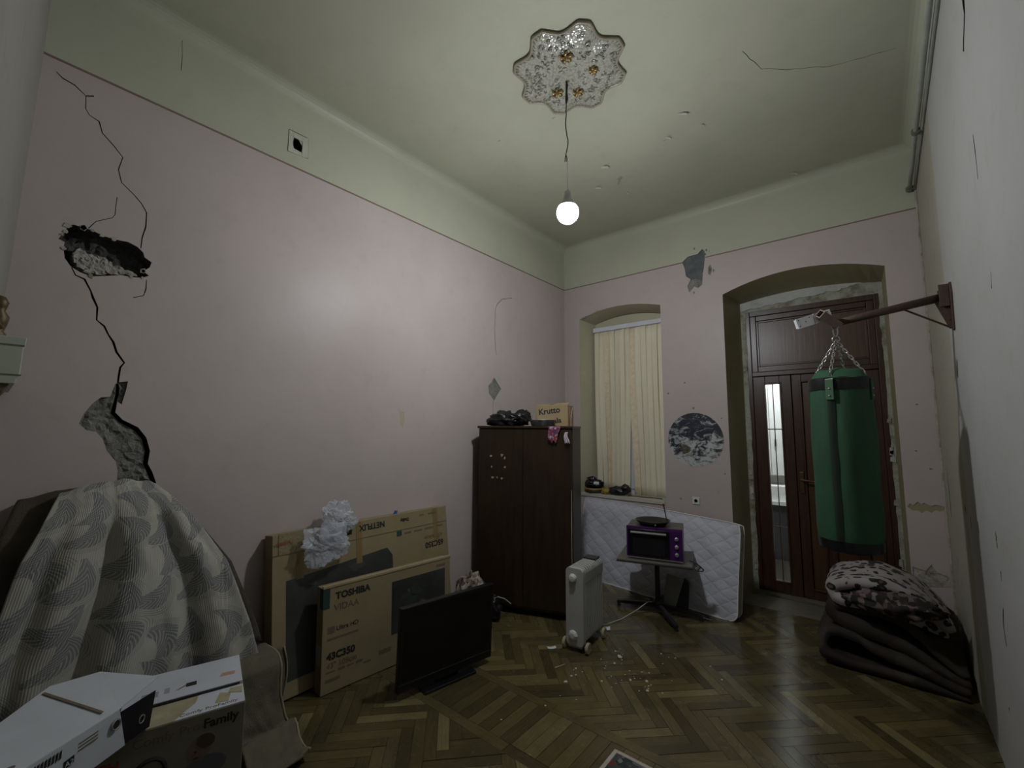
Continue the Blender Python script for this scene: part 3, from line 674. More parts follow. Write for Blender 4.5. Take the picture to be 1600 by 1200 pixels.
for i in range(n_):
    j = (i + 1) % n_; mb.f.append((0, 1 + i, 1 + j))
    for k in (0, 1): mb.f.append((1 + k * n_ + i, 1 + (k + 1) * n_ + i, 1 + (k + 1) * n_ + j, 1 + k * n_ + j))
mb.build('rose_plate', ROSE, ro, smooth=True)
MB().tube([(x * .985, y * .985, -.012) for x, y in rim], .011, 6, close=True).build('rose_rim', RIM, ro, smooth=True)
mb = MB()
for i in range(0, n_, 2):
    x, y = rim[i]; mb.tube([(x * .97, y * .97, -.016), (x * .91, y * .91, -.021)], .0035, 5)
tag(mb.build('rim_beads', CRYST, ro, smooth=True), kind='stuff')
mb = MB(); r2 = random.Random(11)
for i in range(150):
    rr, th = math.sqrt(r2.random()) * .31 + .015, r2.random() * 2 * PI; c = (rr * math.cos(th), rr * math.sin(th)); a0 = r2.random() * 6.3; s = r2.uniform(.010, .026); dr_ = r2.choice((-1, 1))
    mb.tube([(c[0] + s * (1 - t / 9) * math.cos(a0 + dr_ * t * .62), c[1] + s * (1 - t / 9) * math.sin(a0 + dr_ * t * .62), -.026 - .004 * (t % 3)) for t in range(8)], .0038, 5)
tag(mb.build('relief_scrolls', CRYST, ro, smooth=True), kind='stuff')
for k, (th, s) in enumerate([(-1.15, .06), (.35, .04), (2.7, .06), (1.75, .055)]):
    mb = MB(); cx, cy = .17 * math.cos(th), .17 * math.sin(th)
    for p in range(5): mb.tube([(cx, cy, -.03), (cx + s * .6 * math.cos(p * 1.256), cy + s * .6 * math.sin(p * 1.256), -.044), (cx + s * .75 * math.cos(p * 1.256 + .5), cy + s * .75 * math.sin(p * 1.256 + .5), -.032)], [.008, .013, .007], 6)
    mb.build('gold_flower', GOLD, ro, smooth=True)
BLK = mat('black_wire', (.015, .015, .015), .5); BROWNW = mat('brown_tape', (.10, .06, .03), .6)
wa = Vector((-1.597, 2.54, 0))
wi = thing('hanging_wire', 'black wire with two bare ends hanging from the ceiling rose', 'wire', (wa.x, wa.y, ZC))
MB().tube([(.0, 0, -.02), (.004, 0, -.06), (-.002, .004, -.11), (.002, 0, -.17), (-.006, .004, -.20)], [.004, .011, .008, .012, .006], 7).build('wire_bundle', BLK, wi, smooth=True)
pth = [(-.004 + .007 * math.sin(t * .9) * (t > 2) + (.012 if 8 < t < 12 else 0) * math.sin((t - 8) / 4 * PI), .003 * math.cos(t), -.19 - t * .034) for t in range(13)]
MB().tube(pth, .004, 6).build('wire', BLK, wi, smooth=True)
e = pth[-1]
MB().tube([e, (e[0] - .006, e[1], e[2] - .03), (e[0] - .007, e[1], e[2] - .055)], .0035, 6).tube([e, (e[0] + .009, e[1], e[2] - .035), (e[0] + .009, e[1], e[2] - .06)], .0035, 6).build('wire_end', BLK, wi)
bu = thing('light_bulb', 'glowing cold white bulb hanging bare below the ceiling rose', 'bulb', BULB)
WPL = mat('white_socket_plastic', (.5, .5, .5), .4)
br = .078
# frosted dome glows below the opaque collar, as on an LED lamp
MB().lathe([(br * math.sin(math.radians(4 + i * 7.2)), -br * math.cos(math.radians(4 + i * 7.2))) for i in range(18)], n=32).build('globe', emit_mat('bulb_glow', (.93, .965, 1.0), BULB_POWER / (4 * PI * PI * br * br * .8)), bu, smooth=True)
a_ = math.radians(126)
MB().lathe([(br * math.sin(a_) + .003, -br * math.cos(a_) - .002), (br * .62, .068), (.034, .095), (.026, .115), (.024, .15), (.016, .165), (.004, .17)], n=28).build('collar', WPL, bu, smooth=True)
MB().tube([(0, 0, .16), (.004, .002, .24), (-.002, 0, .32), (.002, 0, .40)], .002, 5).tube([(.003, .003, .16), (-.002, -.002, .26), (.003, 0, .40)], .002, 5).build('flex', WPL, bu)

# ================================================================ RIGHT WALL: PIPES, BRACKET, PUNCHING BAG
PIPE = mat('painted_steel_pipe', (.34, .36, .31), .4, .1, vscale=12); PIPED = mat('dark_conduit', (.14, .14, .12), .5)
pp = thing('pipe_run', 'pale painted pipe and thin conduit along the top of the right wall', 'pipe', (XR, 5.1, 3.93))
MB().tube([(-.045, .03 - t * .36, .0 + t * .36 * .0865) for t in range(11)], .016, 10).build('pipe', PIPE, pp, smooth=True)
MB().tube([(-.012, .03 - t * .36, -.004 + t * .36 * .0865 + .004 * (t % 2)) for t in range(11)], .011, 8).build('conduit', PIPE, pp, smooth=True)
for t in (0.0, 2.35): MB().tube([(-.045, .03 - t * .36, t * .36 * .0865 - .001), (-.045, .03 - t * .36 - .03, t * .36 * .0865 + .002)], .028, 10).box((-.02, .015 - t * .36, t * .36 * .0865), (.05, .03, .03)).build('pipe_clamp', PIPED, pp)
RUST = mat('rusty_brown_steel', (.075, .045, .032), .55, .3, vscale=30, bs=.3, bscale=80)
bt = thing('punching_bag_bracket', 'rusty brown steel wall arm holding up the green punching bag', 'bracket', (XR, 3.77, 2.52))
def L(p): return Vector(p) - Vector((XR, 3.77, 2.52))
TIP = Vector((-.157, 3.54, 2.475)); BASE = Vector((.395, 3.80, 2.612))
MB().tube([L(BASE), L(BASE.lerp(TIP, .5)), L(TIP)], [.027, .025, .023], 12).build('arm', RUST, bt, smooth=True)
MB().prism([(-.025, .17), (-.05, .10), (-.04, .06), (-.012, -.13), (.022, -.13), (.035, .08), (.04, .17)], lambda u, v, d: (d, u, v), -.012, .0).build('wall_plate', RUST, bt, bevel=.003)
MB().b2((-.06, -.02, .10), (-.012, .045, .115)).b2((-.06, -.028, .02), (-.012, -.018, .16)).b2((-.06, .04, .02), (-.012, .05, .14)).build('clevis', RUST, bt, bevel=.002)
MB().prism([(.0, .06), (-.07, .06), (-.012, -.12), (0, -.12)], lambda u, v, d: (u - .012, d, v), -.006, .006).build('gusset', RUST, bt)
MB().tube([L(BASE.lerp(TIP, .36)) + Vector((0, 0, -.02)), (-.015, -.0, -.115)], .006, 7).build('brace_rod', RUST, bt)
for q in ((0, -.06), (.012, .145)): MB().tube([(-.012, q[0], q[1]), (-.024, q[0], q[1])], .012, 6).build('bolt', RUST, bt)
# crossbar: open square tube, and the pale perforated plate fixed to it
cu = Vector((-.120, -.175, .095)).normalized(); cs = Vector((.77, .637, .006)); cs = (cs - cu * cs.dot(cu)).normalized(); cn = cu.cross(cs)
ct0 = L(TIP) - cu * .03; mb = MB()
def sq(c, h): return [c + cs * h + cn * h, c - cs * h + cn * h, c - cs * h - cn * h, c + cs * h - cn * h]
o4 = sq(ct0, .026) + sq(ct0 + cu * .165, .026) + sq(ct0 + cu * .165, .019) + sq(ct0 + cu * .05, .019)
mb.add(o4, [(0, 1, 2, 3)] + [(i, (i + 1) % 4, 4 + (i + 1) % 4, 4 + i) for i in range(4)] + [(4 + i, 4 + (i + 1) % 4, 8 + (i + 1) % 4, 8 + i) for i in range(4)] + [(8 + i, 8 + (i + 1) % 4, 12 + (i + 1) % 4, 12 + i) for i in range(4)] + [(12, 13, 14, 15)])
mb.build('square_tube', mat('grey_brown_steel', (.22, .16, .13), .5, .3, vscale=25), bt)
pc = L((-.262, 3.452, 2.503)); pr_ = (Vector((.77, .637, .006)) * .955 + Vector((0, 0, 1)) * .30).normalized(); pu = Vector((.0, -.06, 1)); pu = (pu - pr_ * pu.dot(pr_)).normalized(); pn = pr_.cross(pu)
ZINC = mat('bright_zinc_plate', (.80, .82, .84), .35, .15, var=.05)
def plate(u, v, d): return pc + pr_ * u + pu * v + pn * d
pl_ = MB().prism([(-.12, -.034), (-.004, -.034), (-.004, .034), (-.12, .034)], plate, -.002, .004).prism([(.002, -.034), (.12, -.034), (.12, .034), (.002, .034)], plate, -.002, .004).prism([(-.12, -.030), (.12, -.030), (.12, .030), (-.12, .030)], plate, -.02, -.004).build('zinc_plate', ZINC, bt)
HOLEM = mat('dark_hole', (.02, .02, .02), .8)
for u, v in ((-.105, .02), (-.105, -.02), (-.03, .02), (.03, -.018), (.1, .02), (.1, -.02), (-.06, 0)): MB().lathe([(.004, 0), (.004, .001)], n=8, m=Matrix((pr_, pu, pn)).transposed(), c=plate(u, v, .004)).build('rivet_hole', HOLEM, pl_)

STEEL = mat('chain_steel', (.55, .55, .55), .25, .9)
BX, BY = -.157, 3.54
bag = thing('punching_bag', 'dark green canvas punching bag hanging by chains in front of the door', 'punching bag', (BX, BY, 1.035))
m, nt, b = new_mat('green_canvas'); v = coords(nt, 'Object'); f = noise_n(nt, v, 5, 5); f2 = noise_n(nt, coords(nt, 'Object', (1, 1, .12)), 14, 5)
c = ramp(nt, f, [(.3, (.014, .062, .026)), (.7, (.020, .088, .038))]); c = mix(nt, math_(nt, 'MULTIPLY', ramp(nt, f2, [(.52, (0, 0, 0)), (.62, (1, 1, 1))]), .45), c, (.03, .05, .03))
nt.links.new(c, b.inputs['Base Color']); b.inputs['Roughness'].default_value = .75; bump(nt, b, noise_n(nt, v, 220, 2), .25, .004); CANV = m
BLV = mat('black_vinyl', (.010, .010, .012), .35, spec=.35)
BR_ = .168
def bag_pt(u, z, dr=0):
    a = 2 * PI * u; r = BR_ * (1 + .02 * math.sin(2 * a + 1) + .012 * math.sin(3 * a + z * 2)) * (1 - .10 * smoothstep(.35, 0, z) * 0) + dr
    r -= .010 * math.exp(-((math.degrees(a) - 262) / 9) ** 2) + .006 * math.exp(-((math.degrees(a) - 300) / 10) ** 2)
    r *= 1 - .05 * smoothstep(.12, 0, z) - .03 * smoothstep(.75, 1.02, z)
    return (r * math.cos(a), r * math.sin(a), z)
MB().grid(64, 26, lambda u, v: bag_pt(u, .04 + .96 * v, .004 * fbm((math.cos(2 * PI * u) * 2, math.sin(2 * PI * u) * 2, v * 4))), True).build('body', CANV, bag, smooth=True)
MB().grid(10, 26, lambda u, v: bag_pt((249 + 13 * u) / 360, .06 + .93 * v, .0035 + .003 * math.sin(PI * u)), False).build('dark_stripe', mat('dark_webbing', (.012, .026, .016), .8), bag, smooth=True)
def band(z0, z1, dr): return MB().grid(64, 4, lambda u, v: bag_pt(u, z0 + (z1 - z0) * v, dr * (1 - .5 * abs(2 * v - 1))), True)
band(.99, 1.068, .006).build('top_band', BLV, bag, smooth=True)
mb = band(.0, .06, .004); mb.lathe([(BR_ * .95, .0), (BR_ * .8, -.012), (.001, -.014)], n=48); mb.build('bottom_cap', BLV, bag, smooth=True)
def capfn(u, v):
    a = 2 * PI * u; r = BR_ * .97 * (1 - v * .95); hump = .055 * math.exp(-((math.sin(a) * r + .04) / .09) ** 2) * smoothstep(0, .35, v) + .012 * math.sin(3 * a) * v
    return (r * math.cos(a), r * math.sin(a), 1.062 + .015 * smoothstep(0, .2, v) + hump)
MB().grid(48, 10, capfn, True).build('top_cover', CANV, bag, smooth=True)
lk = MB(); pts = [(.0075 * math.cos(t), 0, (.011 if math.sin(t) > 0 else -.011) + .0075 * math.sin(t)) for t in [i * PI / 6 for i in range(12)]]; lk.tube(pts, .0026, 6, close=True)
link_o = lk.build('chain_link', STEEL, bag, smooth=True); first = True
RING = Vector((0, 0, 1.325)); ATT = []
for k in range(4):
    a = math.radians(255 + 90 * k); foot = Vector((.135 * math.cos(a), .135 * math.sin(a), 1.10)); ATT.append((a, foot)); d = RING - foot; n = int(d.length / .0255)
    for i in range(n):
        o = link_o if first else link_o.copy()
        if not first: COL.objects.link(o); o.parent = bag
        first = False
        q = d.to_track_quat('Z', 'X'); o.rotation_mode = 'QUATERNION'; o.rotation_quaternion = q @ Matrix.Rotation(PI / 2 * (i % 2), 3, 'Z').to_quaternion(); o.location = foot + d * ((i + .5) / n)
    rr = (.155 * math.cos(a), .155 * math.sin(a))
    MB().tube([(foot.x, foot.y, 1.105), (rr[0] - .018 * math.sin(a), rr[1] + .018 * math.cos(a), 1.05), (rr[0] + .018 * math.sin(a), rr[1] - .018 * math.cos(a), 1.05)], .003, 6, close=True).build('triangle_ring', STEEL, bag)
    ca, sa = math.cos(a), math.sin(a); mb = MB(); R0 = BR_ * .995
    st = mb.prism([(-.022, .925), (.022, .925), (.022, 1.055), (-.022, 1.055)], lambda u, v, d: ((R0 + d) * ca - u * sa, (R0 + d) * sa + u * ca, v), .0, .007).build('strap', CANV if k else mat('strap_webbing', (.05, .12, .06), .7), bag, bevel=.002)
    for zz in (.95, .995): MB().lathe([(.006, 0), (.005, .004), (.001, .005)], n=10, c=((R0 + .007) * ca, (R0 + .007) * sa, zz), m=Vector((ca, sa, 0)).to_track_quat('Z', 'Y').to_matrix()).build('rivet', STEEL, st)
    MB().tube([(rr[0] * 1.03 - .02 * sa, rr[1] * 1.03 + .02 * ca, 1.053), (rr[0] * 1.03 + .02 * sa, rr[1] * 1.03 - .02 * ca, 1.053)], .007, 8).build('pin', STEEL, bag)
MB().tube([(RING.x + .02 * math.cos(t), .004, RING.z + .008 + .02 * math.sin(t)) for t in [i * PI / 9 for i in range(18)]], .0035, 7, close=True).build('ring', STEEL, bag, smooth=True)
MB().tube([(.012 * math.cos(t), .0, RING.z + .062 + .034 * math.sin(t) * (1 if math.sin(t) > 0 else 1.1)) for t in [i * PI / 9 for i in range(18)]], .0038, 7, close=True).build('carabiner', STEEL, bag, smooth=True)
hz = 2.475 - 1.035
MB().tube([(.02 * math.cos(t), .0, hz - .006 + .036 * math.sin(t)) for t in [i * PI / 9 for i in range(18)]], .0042, 7, close=True).build('hook', STEEL, bag, smooth=True)

# ================================================================ WARDROBE AND WHAT LIES ON IT
VEN = wood_mat('dark_wardrobe_veneer', (0.016, 0.009, 0.005), (0.038, 0.022, 0.010), 0.36, (9, 9, 1.1), 2.2)
VENS = wood_mat('wardrobe_side_veneer', (0.022, 0.017, 0.011), (0.040, 0.032, 0.022), 0.45, (9, 9, 1.1), 2.2)
WA, WO = 0.35, Vector((-3.139, 3.254, 0)); WW, WD, WH = 0.975, 0.42, 1.80
wd = thing('wardrobe', 'dark brown veneered two-door wardrobe standing in the far left corner', 'wardrobe', WO, WA)
MB().b2((.0, .02, .07), (WW, WD, WH - .022)).build('body', VENS, wd, bevel=.004)
MB().b2((-.008, -.012, WH - .024), (WW + .008, WD, WH)).build('top_board', VEN, wd, bevel=.004)
for x0, x1 in ((.008, .478), (.482, WW - .008)):
    d = MB().b2((x0, .0, .085), (x1, .021, WH - .03)).build('wardrobe_door', VEN, wd, bevel=.003)
    if x0 < .1:
        STK = mat('sticker_remnant', (.32, .28, .2), .8)
        for u, v, s in [(.14, 1.50, .016), (.26, 1.51, .02), (.29, 1.48, .016), (.29, 1.39, .014), (.15, 1.39, .012), (.16, 1.285, .018), (.21, 1.285, .012), (.26, 1.28, .014)]:
            MB().prism([(u + s * math.cos(t) * R.uniform(.5, 1), v + s * math.sin(t) * R.uniform(.5, 1.1)) for t in [i * .9 for i in range(7)]], lambda a, b_, dd: (a, dd, b_), -.0006, .0).build('sticker_remnant', STK, d)
    else:
        MB().prism([(.955, .35), (.962, .5), (.958, .9), (.963, 1.2), (.967, 1.2), (.966, .7), (.967, .35)], lambda a, b_, dd: (a, dd, b_), -.001, .0).build('worn_edge', STK, d)
for x in (.05, WW - .05):
    for y in (.06, WD - .05): MB().lathe([(.014, 0), (.024, .05), (.026, .075)], c=(x, y, 0), n=12).build('foot', VEN, wd, smooth=True)
MB().b2((.02, .03, .05), (WW - .02, .05, .085)).build('plinth', VEN, wd)
wm = Matrix.Translation(WO) @ Matrix.Rotation(WA, 4, 'Z')
def wpt(u, v, z): return wm @ Vector((u, v, z))
def lump(c, d, seed, amp=.25, n=28, m=20, fs=3.0, flat=.0, rz=0.0, sharp=1.0):
    """crumpled closed body (bag, bundle): squashed sphere with creased displacement, flat underneath"""
    mb = MB(); cr, sr = math.cos(rz), math.sin(rz)
    def fn(u, v):
        th = 2 * PI * u; ph = PI * (v * .98 + .01); p = Vector((math.sin(ph) * math.cos(th), math.sin(ph) * math.sin(th), math.cos(ph)))
        k = 1 + amp * (noise.noise(p * fs + Vector((seed, 0, 0))) + sharp * .5 * (1 - 2 * abs(noise.noise(p * fs * 2.1 + Vector((0, seed, 0))))) - .25)
        q = Vector((p.x * k * d[0], p.y * k * d[1], max(p.z * k * d[2], -flat * d[2])))
        return (c[0] + cr * q.x - sr * q.y, c[1] + sr * q.x + cr * q.y, c[2] + q.z)
    mb.grid(n, m, fn, True); return mb
BAGM = mat('black_polythene', (.010, .010, .012), .28, bs=.35, bscale=25)
p = wpt(.30, .17, WH)
kb = thing('black_plastic_bag', 'crumpled black plastic bag on top of the wardrobe at its left', 'bag', p, WA)
lump((-.05, 0, .055), (.19, .12, .085), 3, .45, 40, 26, 2.6, .62).build('bag_body', BAGM, kb, smooth=True)
lump((.12, -.02, .085), (.085, .09, .075), 9, .5, 30, 20, 3.0, 1.0).build('bag_knot', BAGM, kb, smooth=True)
ALU = mat('dull_aluminium', (.38, .40, .43), .35, .7, vscale=10)
MB_ = MB().lathe([(.10, .0), (.112, .004), (.128, .055), (.134, .058), (.134, .062), (.124, .060), (.106, .008), (.002, .006)], n=36)
ba = MB_.build('metal_basin', ALU, None, smooth=True); ba.location = wpt(.655, .10, WH); tag(ba, 'shallow grey metal basin on the wardrobe in front of the carton', 'basin')
CARD = mat('brown_cardboard', (.30, .225, .12), .8, bs=.06, bscale=90, var=.08)
CARDE = mat('cardboard_edge', (.34, .27, .16), .85)
INK = mat('black_print', (.015, .014, .013), .7); INKG = mat('grey_print', (.14, .11, .07), .8); REDP = mat('red_print', (.28, .05, .03), .7)
CARDR = mat('reddish_cardboard', (.33, .19, .115), .8, bs=.06, bscale=90)
kx = thing('krutto_carton', 'brown cardboard carton marked Krutto on top of the wardrobe', 'box', (-2.707, 3.658, WH), .274); kx.name = 'cardboard_carton'
MB().b2((0, 0, .0), (.345, .20, .215)).build('carton_body', CARD, kx, bevel=.003)
MB().b2((.3451, .004, .004), (.347, .196, .211)).build('side_panel', CARDR, kx)
MB().prism([(.0, .0), (.16, .0), (.158, .10), (.004, .10)], lambda u, v, d: (u, v, .216 + d + .12 * v), 0, .004).build('flap', CARD, kx); MB().prism([(.19, .0), (.345, .0), (.345, .09), (.2, .09)], lambda u, v, d: (u, v, .216 + d + .25 * v), 0, .004).build('flap', CARD, kx)
text_mesh('lettering', 'Krutto', INK, kx, (.035, -.0015, .115), (1, 0, .12), (-.25, 0, 1), .085, bold=.002)
text_mesh('lettering', 'ala', INK, kx, (.20, -.0015, .03), (1, 0, .12), (-.25, 0, 1), .075, bold=.002)
STRING = mat('string', (.45, .42, .36), .9)
MB().tube([(.349, .03, .2), (.349, .10, .08), (.349, .17, .2)], .0025, 5).tube([(.349, .10, .08), (.349, .10, .0)], .0025, 5).build('string', STRING, kx)
# bright cloth and white rag hanging from the top edge
def cloth_mat(name, cols, scale):
    m, nt, b = new_mat(name); vo = N(nt, 'ShaderNodeTexVoronoi', i_Scale=scale); nt.links.new(coords(nt), vo.inputs['Vector'])
    sep = nt.nodes.new('ShaderNodeSeparateColor'); nt.links.new(vo.outputs['Color'], sep.inputs[0])
    st = [(i / len(cols), c) for i, c in enumerate(cols)]; r = ramp(nt, sep.outputs[0], st); nt.links.new(r, b.inputs['Base Color']); b.inputs['Roughness'].default_value = .85
    MC[name] = m; return m
RC_ = cloth_mat('red_blue_floral_cloth', [(.30, .03, .06), (.05, .07, .16), (.35, .10, .15), (.03, .04, .10), (.45, .42, .45), (.25, .02, .05)], 45)
def hang(w, h, seed, taper=.3):
    return MB().grid(14, 12, lambda u, v: ((u - .5) * w * (1 - taper * v) + .008 * math.sin(v * 5 + seed), -.012 * math.sin(u * 14 + seed) - .006 - .006 * v, -h * v * (1 - .25 * math.sin(u * 7 + seed) ** 2) + .0))
o = hang(.12, .17, 1).build('hanging_cloth', RC_, None, smooth=True, solid=.003); o.location = wpt(.80, -.016, WH - .004); o.rotation_euler = (0, 0, WA); tag(o, 'red and blue patterned cloth hanging over the wardrobe top edge', 'cloth')
o = hang(.028, .11, 3, -.6).build('hanging_rag', mat('pale_pink_rag', (.55, .48, .52), .9), None, smooth=True, solid=.003); o.location = wpt(.925, -.016, WH - .06); o.rotation_euler = (0, 0, WA); tag(o, 'small whitish rag hanging at the right corner of the wardrobe', 'rag')

# ================================================================ TV CARTONS, TELEVISION, LEFTOVERS BY THE LEFT WALL
CARDD = mat('olive_cardboard', (.25, .198, .108), .78, bs=.05, bscale=90, var=.08)
PIC = cloth_mat('printed_picture', [(.02, .022, .02), (.045, .05, .04), (.10, .10, .08), (.03, .035, .03)], 9)
PICD = mat('printed_dark_screen', (.040, .042, .036), .5, vscale=3, var=.4)
TEAL = mat('printed_teal', (.02, .05, .04), .6)
m, nt, b = new_mat('clear_tape'); b.inputs['Base Color'].default_value = (.25, .20, .115, 1); b.inputs['Roughness'].default_value = .1; b.inputs['Specular IOR Level'].default_value = .8
bump(nt, b, noise_n(nt, coords(nt), 40, 5), .6, .01); TAPE = m
def lean_box(name, label, o, yaw, lean, w, d, h, m, rim=True):
    """box whose front face runs along local x and which leans back; children are modelled in the leaned frame"""
    t = thing(name, label, 'box', o, yaw); t.rotation_mode = 'XYZ'; t.rotation_euler = (-lean, 0, yaw)
    bx = MB().b2((0, 0, 0), (w, d, h)).build('carton_body', m, t, bevel=.004); return t, bx
# large carton, upside down
b65, bd = lean_box('large_tv_carton', 'large upside-down TV carton leaning on the left wall, plastic bag on top', (-3.04, 1.305, .012), 1.585, .125, 1.57, .115, 1.035, CARDD)
def fr(p, z=-.0012): return (p[0], z, p[1])
def decal(parent, poly, m, name='print', d=.0008): return MB().prism(poly, lambda u, v, q: (u, -q, v), 0.0, d).build(name, m, parent)
decal(b65, [(.09, .10), (.95, .10), (.95, .72), (.90, .785), (.09, .725)], PICD, 'printed_screen')
for i, (u, v, s) in enumerate([(.20, .66, .10), (.55, .72, .12), (.80, .70, .10), (.35, .45, .14), (.65, .35, .12)]):
    decal(b65, [(u, v), (u + s, v + .02), (u + s * 1.2, v - s * .25), (u + s * .3, v - s * .4)], PIC, 'printed_highlight', .0014)
MB().b2((0, -.0035, .90), (1.57, .0, .902)).build('fold_line', INKG, b65)
for x, w in ((.16, .05), (.62, .05), (1.40, .055)): MB().b2((x, -.002, .72), (x + w, -.0008, 1.03)).build('tape', mat('brown_tape_strip', (.225, .155, .07), .35), b65)
mb = MB(); mb.grid(24, 10, lambda u, v: (.04 + .34 * u, -.004 - .004 * abs(noise.noise(Vector((u * 16, v * 7, 2)))), .90 + .14 * v)); mb.build('clear_tape', TAPE, b65, smooth=False)
RT, UP = (-1, 0, 0), (0, 0, -1)
text_mesh('lettering', 'NETFLIX', INK, b65, (.885, -.0022, .998), RT, UP, .062, bold=.002)
text_mesh('lettering', 'You', INK, b65, (.505, -.0022, .985), RT, UP, .05, bold=.002)
decal(b65, [(.515, .945), (.585, .945), (.585, .99), (.515, .99)], INK, 'video_icon', .002); decal(b65, [(.54, .968), (.56, .957), (.56, .979)], CARDD, 'icon_triangle', .0026)
text_mesh('lettering', 'Dolby', INK, b65, (1.13, -.0022, .99), RT, UP, .036, bold=.002)
text_mesh('lettering', '65C350', INK, b65, (1.51, -.0022, .745), RT, UP, .066, bold=.002)
text_mesh('lettering', '65" 164cm', INKG, b65, (1.50, -.0022, .805), RT, UP, .048)
text_mesh('lettering', 'TOSHIBA', REDP, b65, (.135, -.010, .985), RT, UP, .030)
for u, v, w in ((1.08, .86, .07), (1.18, .86, .09), (1.30, .862, .1), (1.44, .865, .07), (1.25, .985, .05), (1.35, .985, .09)):
    if w: decal(b65, [(u, v), (u + w, v), (u + w, v + .014), (u, v + .014)], INKG, 'small_print', .0022)
decal(b65, [(1.0, .855), (1.05, .855), (1.05, .895), (1.0, .895)], TEAL, 'small_print', .0022)
LBL = mat('white_sticker', (.55, .57, .62), .6)
decal(b65, [(.52 + .028 * math.cos(t * .7), .876 + .024 * math.sin(t * .7)) for t in range(9)], LBL, 'white_sticker', .0025)
MB().prism([(1.0, 1.035), (1.04, 1.035), (1.05, 1.06), (1.02, 1.065)], lambda u, v, d: (u, d, v), .04, .043).build('blue_label', mat('blue_label', (.03, .09, .30), .5), b65)
# plastic bag draped on its top edge
m, nt, b = new_mat('translucent_white_polythene'); b.inputs['Base Color'].default_value = (.60, .63, .70, 1); b.inputs['Roughness'].default_value = .16; b.inputs['Alpha'].default_value = .44; b.inputs['Specular IOR Level'].default_value = .8
bump(nt, b, noise_n(nt, coords(nt), 22, 5, .6), .5, .02); POLY = m
m65 = Matrix.Translation((-3.04, 1.305, .012)) @ Matrix.Rotation(1.585, 4, 'Z') @ Matrix.Rotation(-.125, 4, 'X')
pb = thing('white_plastic_bag', 'crumpled translucent white plastic bag draped on the large TV carton', 'bag', m65 @ Vector((.33, -.02, .945)), 1.585)
def crumple(c, d, seed, n=64, m=46, fs=1.5, amp=.5, rz=0.0):
    """thin crumpled bag skin: faceted by cell noise"""
    def fn(u, v):
        th = 2 * PI * u; ph = PI * (v * .98 + .01); p = Vector((math.sin(ph) * math.cos(th), math.sin(ph) * math.sin(th), math.cos(ph)))
        a1 = noise.voronoi(p * fs + Vector((seed, 0, 0)))[0]; a2 = noise.voronoi(p * fs * 2.3 + Vector((0, seed, 0)))[0]
        k = 1 - amp * .55 + amp * (a1[0] * .9 + .35 * (a2[1] - a2[0])) + .25 * amp * noise.noise(p * 1.3 + Vector((0, 0, seed)))
        return (c[0] + p.x * k * d[0], c[1] + p.y * k * d[1], c[2] + p.z * k * d[2])
    return MB().grid(n, m, fn, True)
crumple((.0, -.062, -.015), (.165, .055, .135), 5, amp=.8).build('bag_body', POLY, pb, smooth=False)
crumple((.125, .02, .14), (.115, .045, .12), 8, 52, 38, amp=.85).build('bag_handle', POLY, pb, smooth=False)
crumple((.06, -.05, .05), (.08, .035, .075), 12, 40, 30, amp=.8).build('bag_neck', POLY, pb, smooth=False)
crumple((.20, -.01, .09), (.075, .03, .05), 15, 34, 26, amp=.8).build('bag_tail', POLY, pb, smooth=False)
# smaller carton
b43, bd = lean_box('small_tv_carton', 'smaller Toshiba TV carton standing in front of the large one', (-2.915, 1.56, .004), 1.496, .035, 1.075, .10, .675, CARDD)
MB().b2((-.003, -.004, .672), (1.078, .018, .690)).build('top_flap', CARDE, b43, bevel=.002)
decal(b43, [(.52, .22), (1.02, .22), (1.02, .60), (.52, .60)], PICD, 'printed_screen'); 
for i in range(9):
    u, v, s = R.uniform(.62, .95), R.uniform(.30, .56), R.uniform(.04, .09); decal(b43, [(u + s * math.cos(t) * R.uniform(.4, 1), v + s * .6 * math.sin(t) * R.uniform(.4, 1)) for t in [i_ * .9 for i_ in range(7)]], PIC, 'printed_highlight', .0014)
decal(b43, [(.0, .54), (.045, .54), (.045, .672), (.0, .672)], TEAL, 'printed_corner'); MB().b2((-.0012, .0, .54), (.0, .05, .672)).build('printed_corner', TEAL, b43)
RT, UP = (1, 0, 0), (0, 0, 1)
text_mesh('lettering', 'TOSHIBA', INK, b43, (.085, -.0016, .59), RT, UP, .062, bold=.0025)
text_mesh('lettering', 'VIDAA', INKG, b43, (.075, -.0016, .515), RT, UP, .062)
decal(b43, [(.035, .375), (.085, .375), (.085, .42), (.035, .42)], INKG, 'small_print'); text_mesh('lettering', 'Ultra HD', INK, b43, (.095, -.0016, .385), RT, UP, .042)
for u, v, w, h_ in ((.035, .33, .22, .016), (.035, .125, .06, .012), (.115, .122, .05, .018), (.18, .125, .05, .010), (.245, .122, .05, .018), (.03, .07, .1, .02), (.30, .10, .06, .014), (.42, .115, .1, .03), (.93, .62, .09, .02)): decal(b43, [(u, v), (u + w, v), (u + w, v + h_), (u, v + h_)], INKG, 'small_print')
text_mesh('lettering', '43C350', INK, b43, (.035, -.0016, .21), RT, UP, .062, bold=.0025)
text_mesh('lettering', '43" 108cm', INKG, b43, (.035, -.0016, .155), RT, UP, .05)
MB().b2((-.0014, .02, .18), (.0, .08, .30)).build('white_label', mat('side_label', (.3, .29, .26), .7), b43)
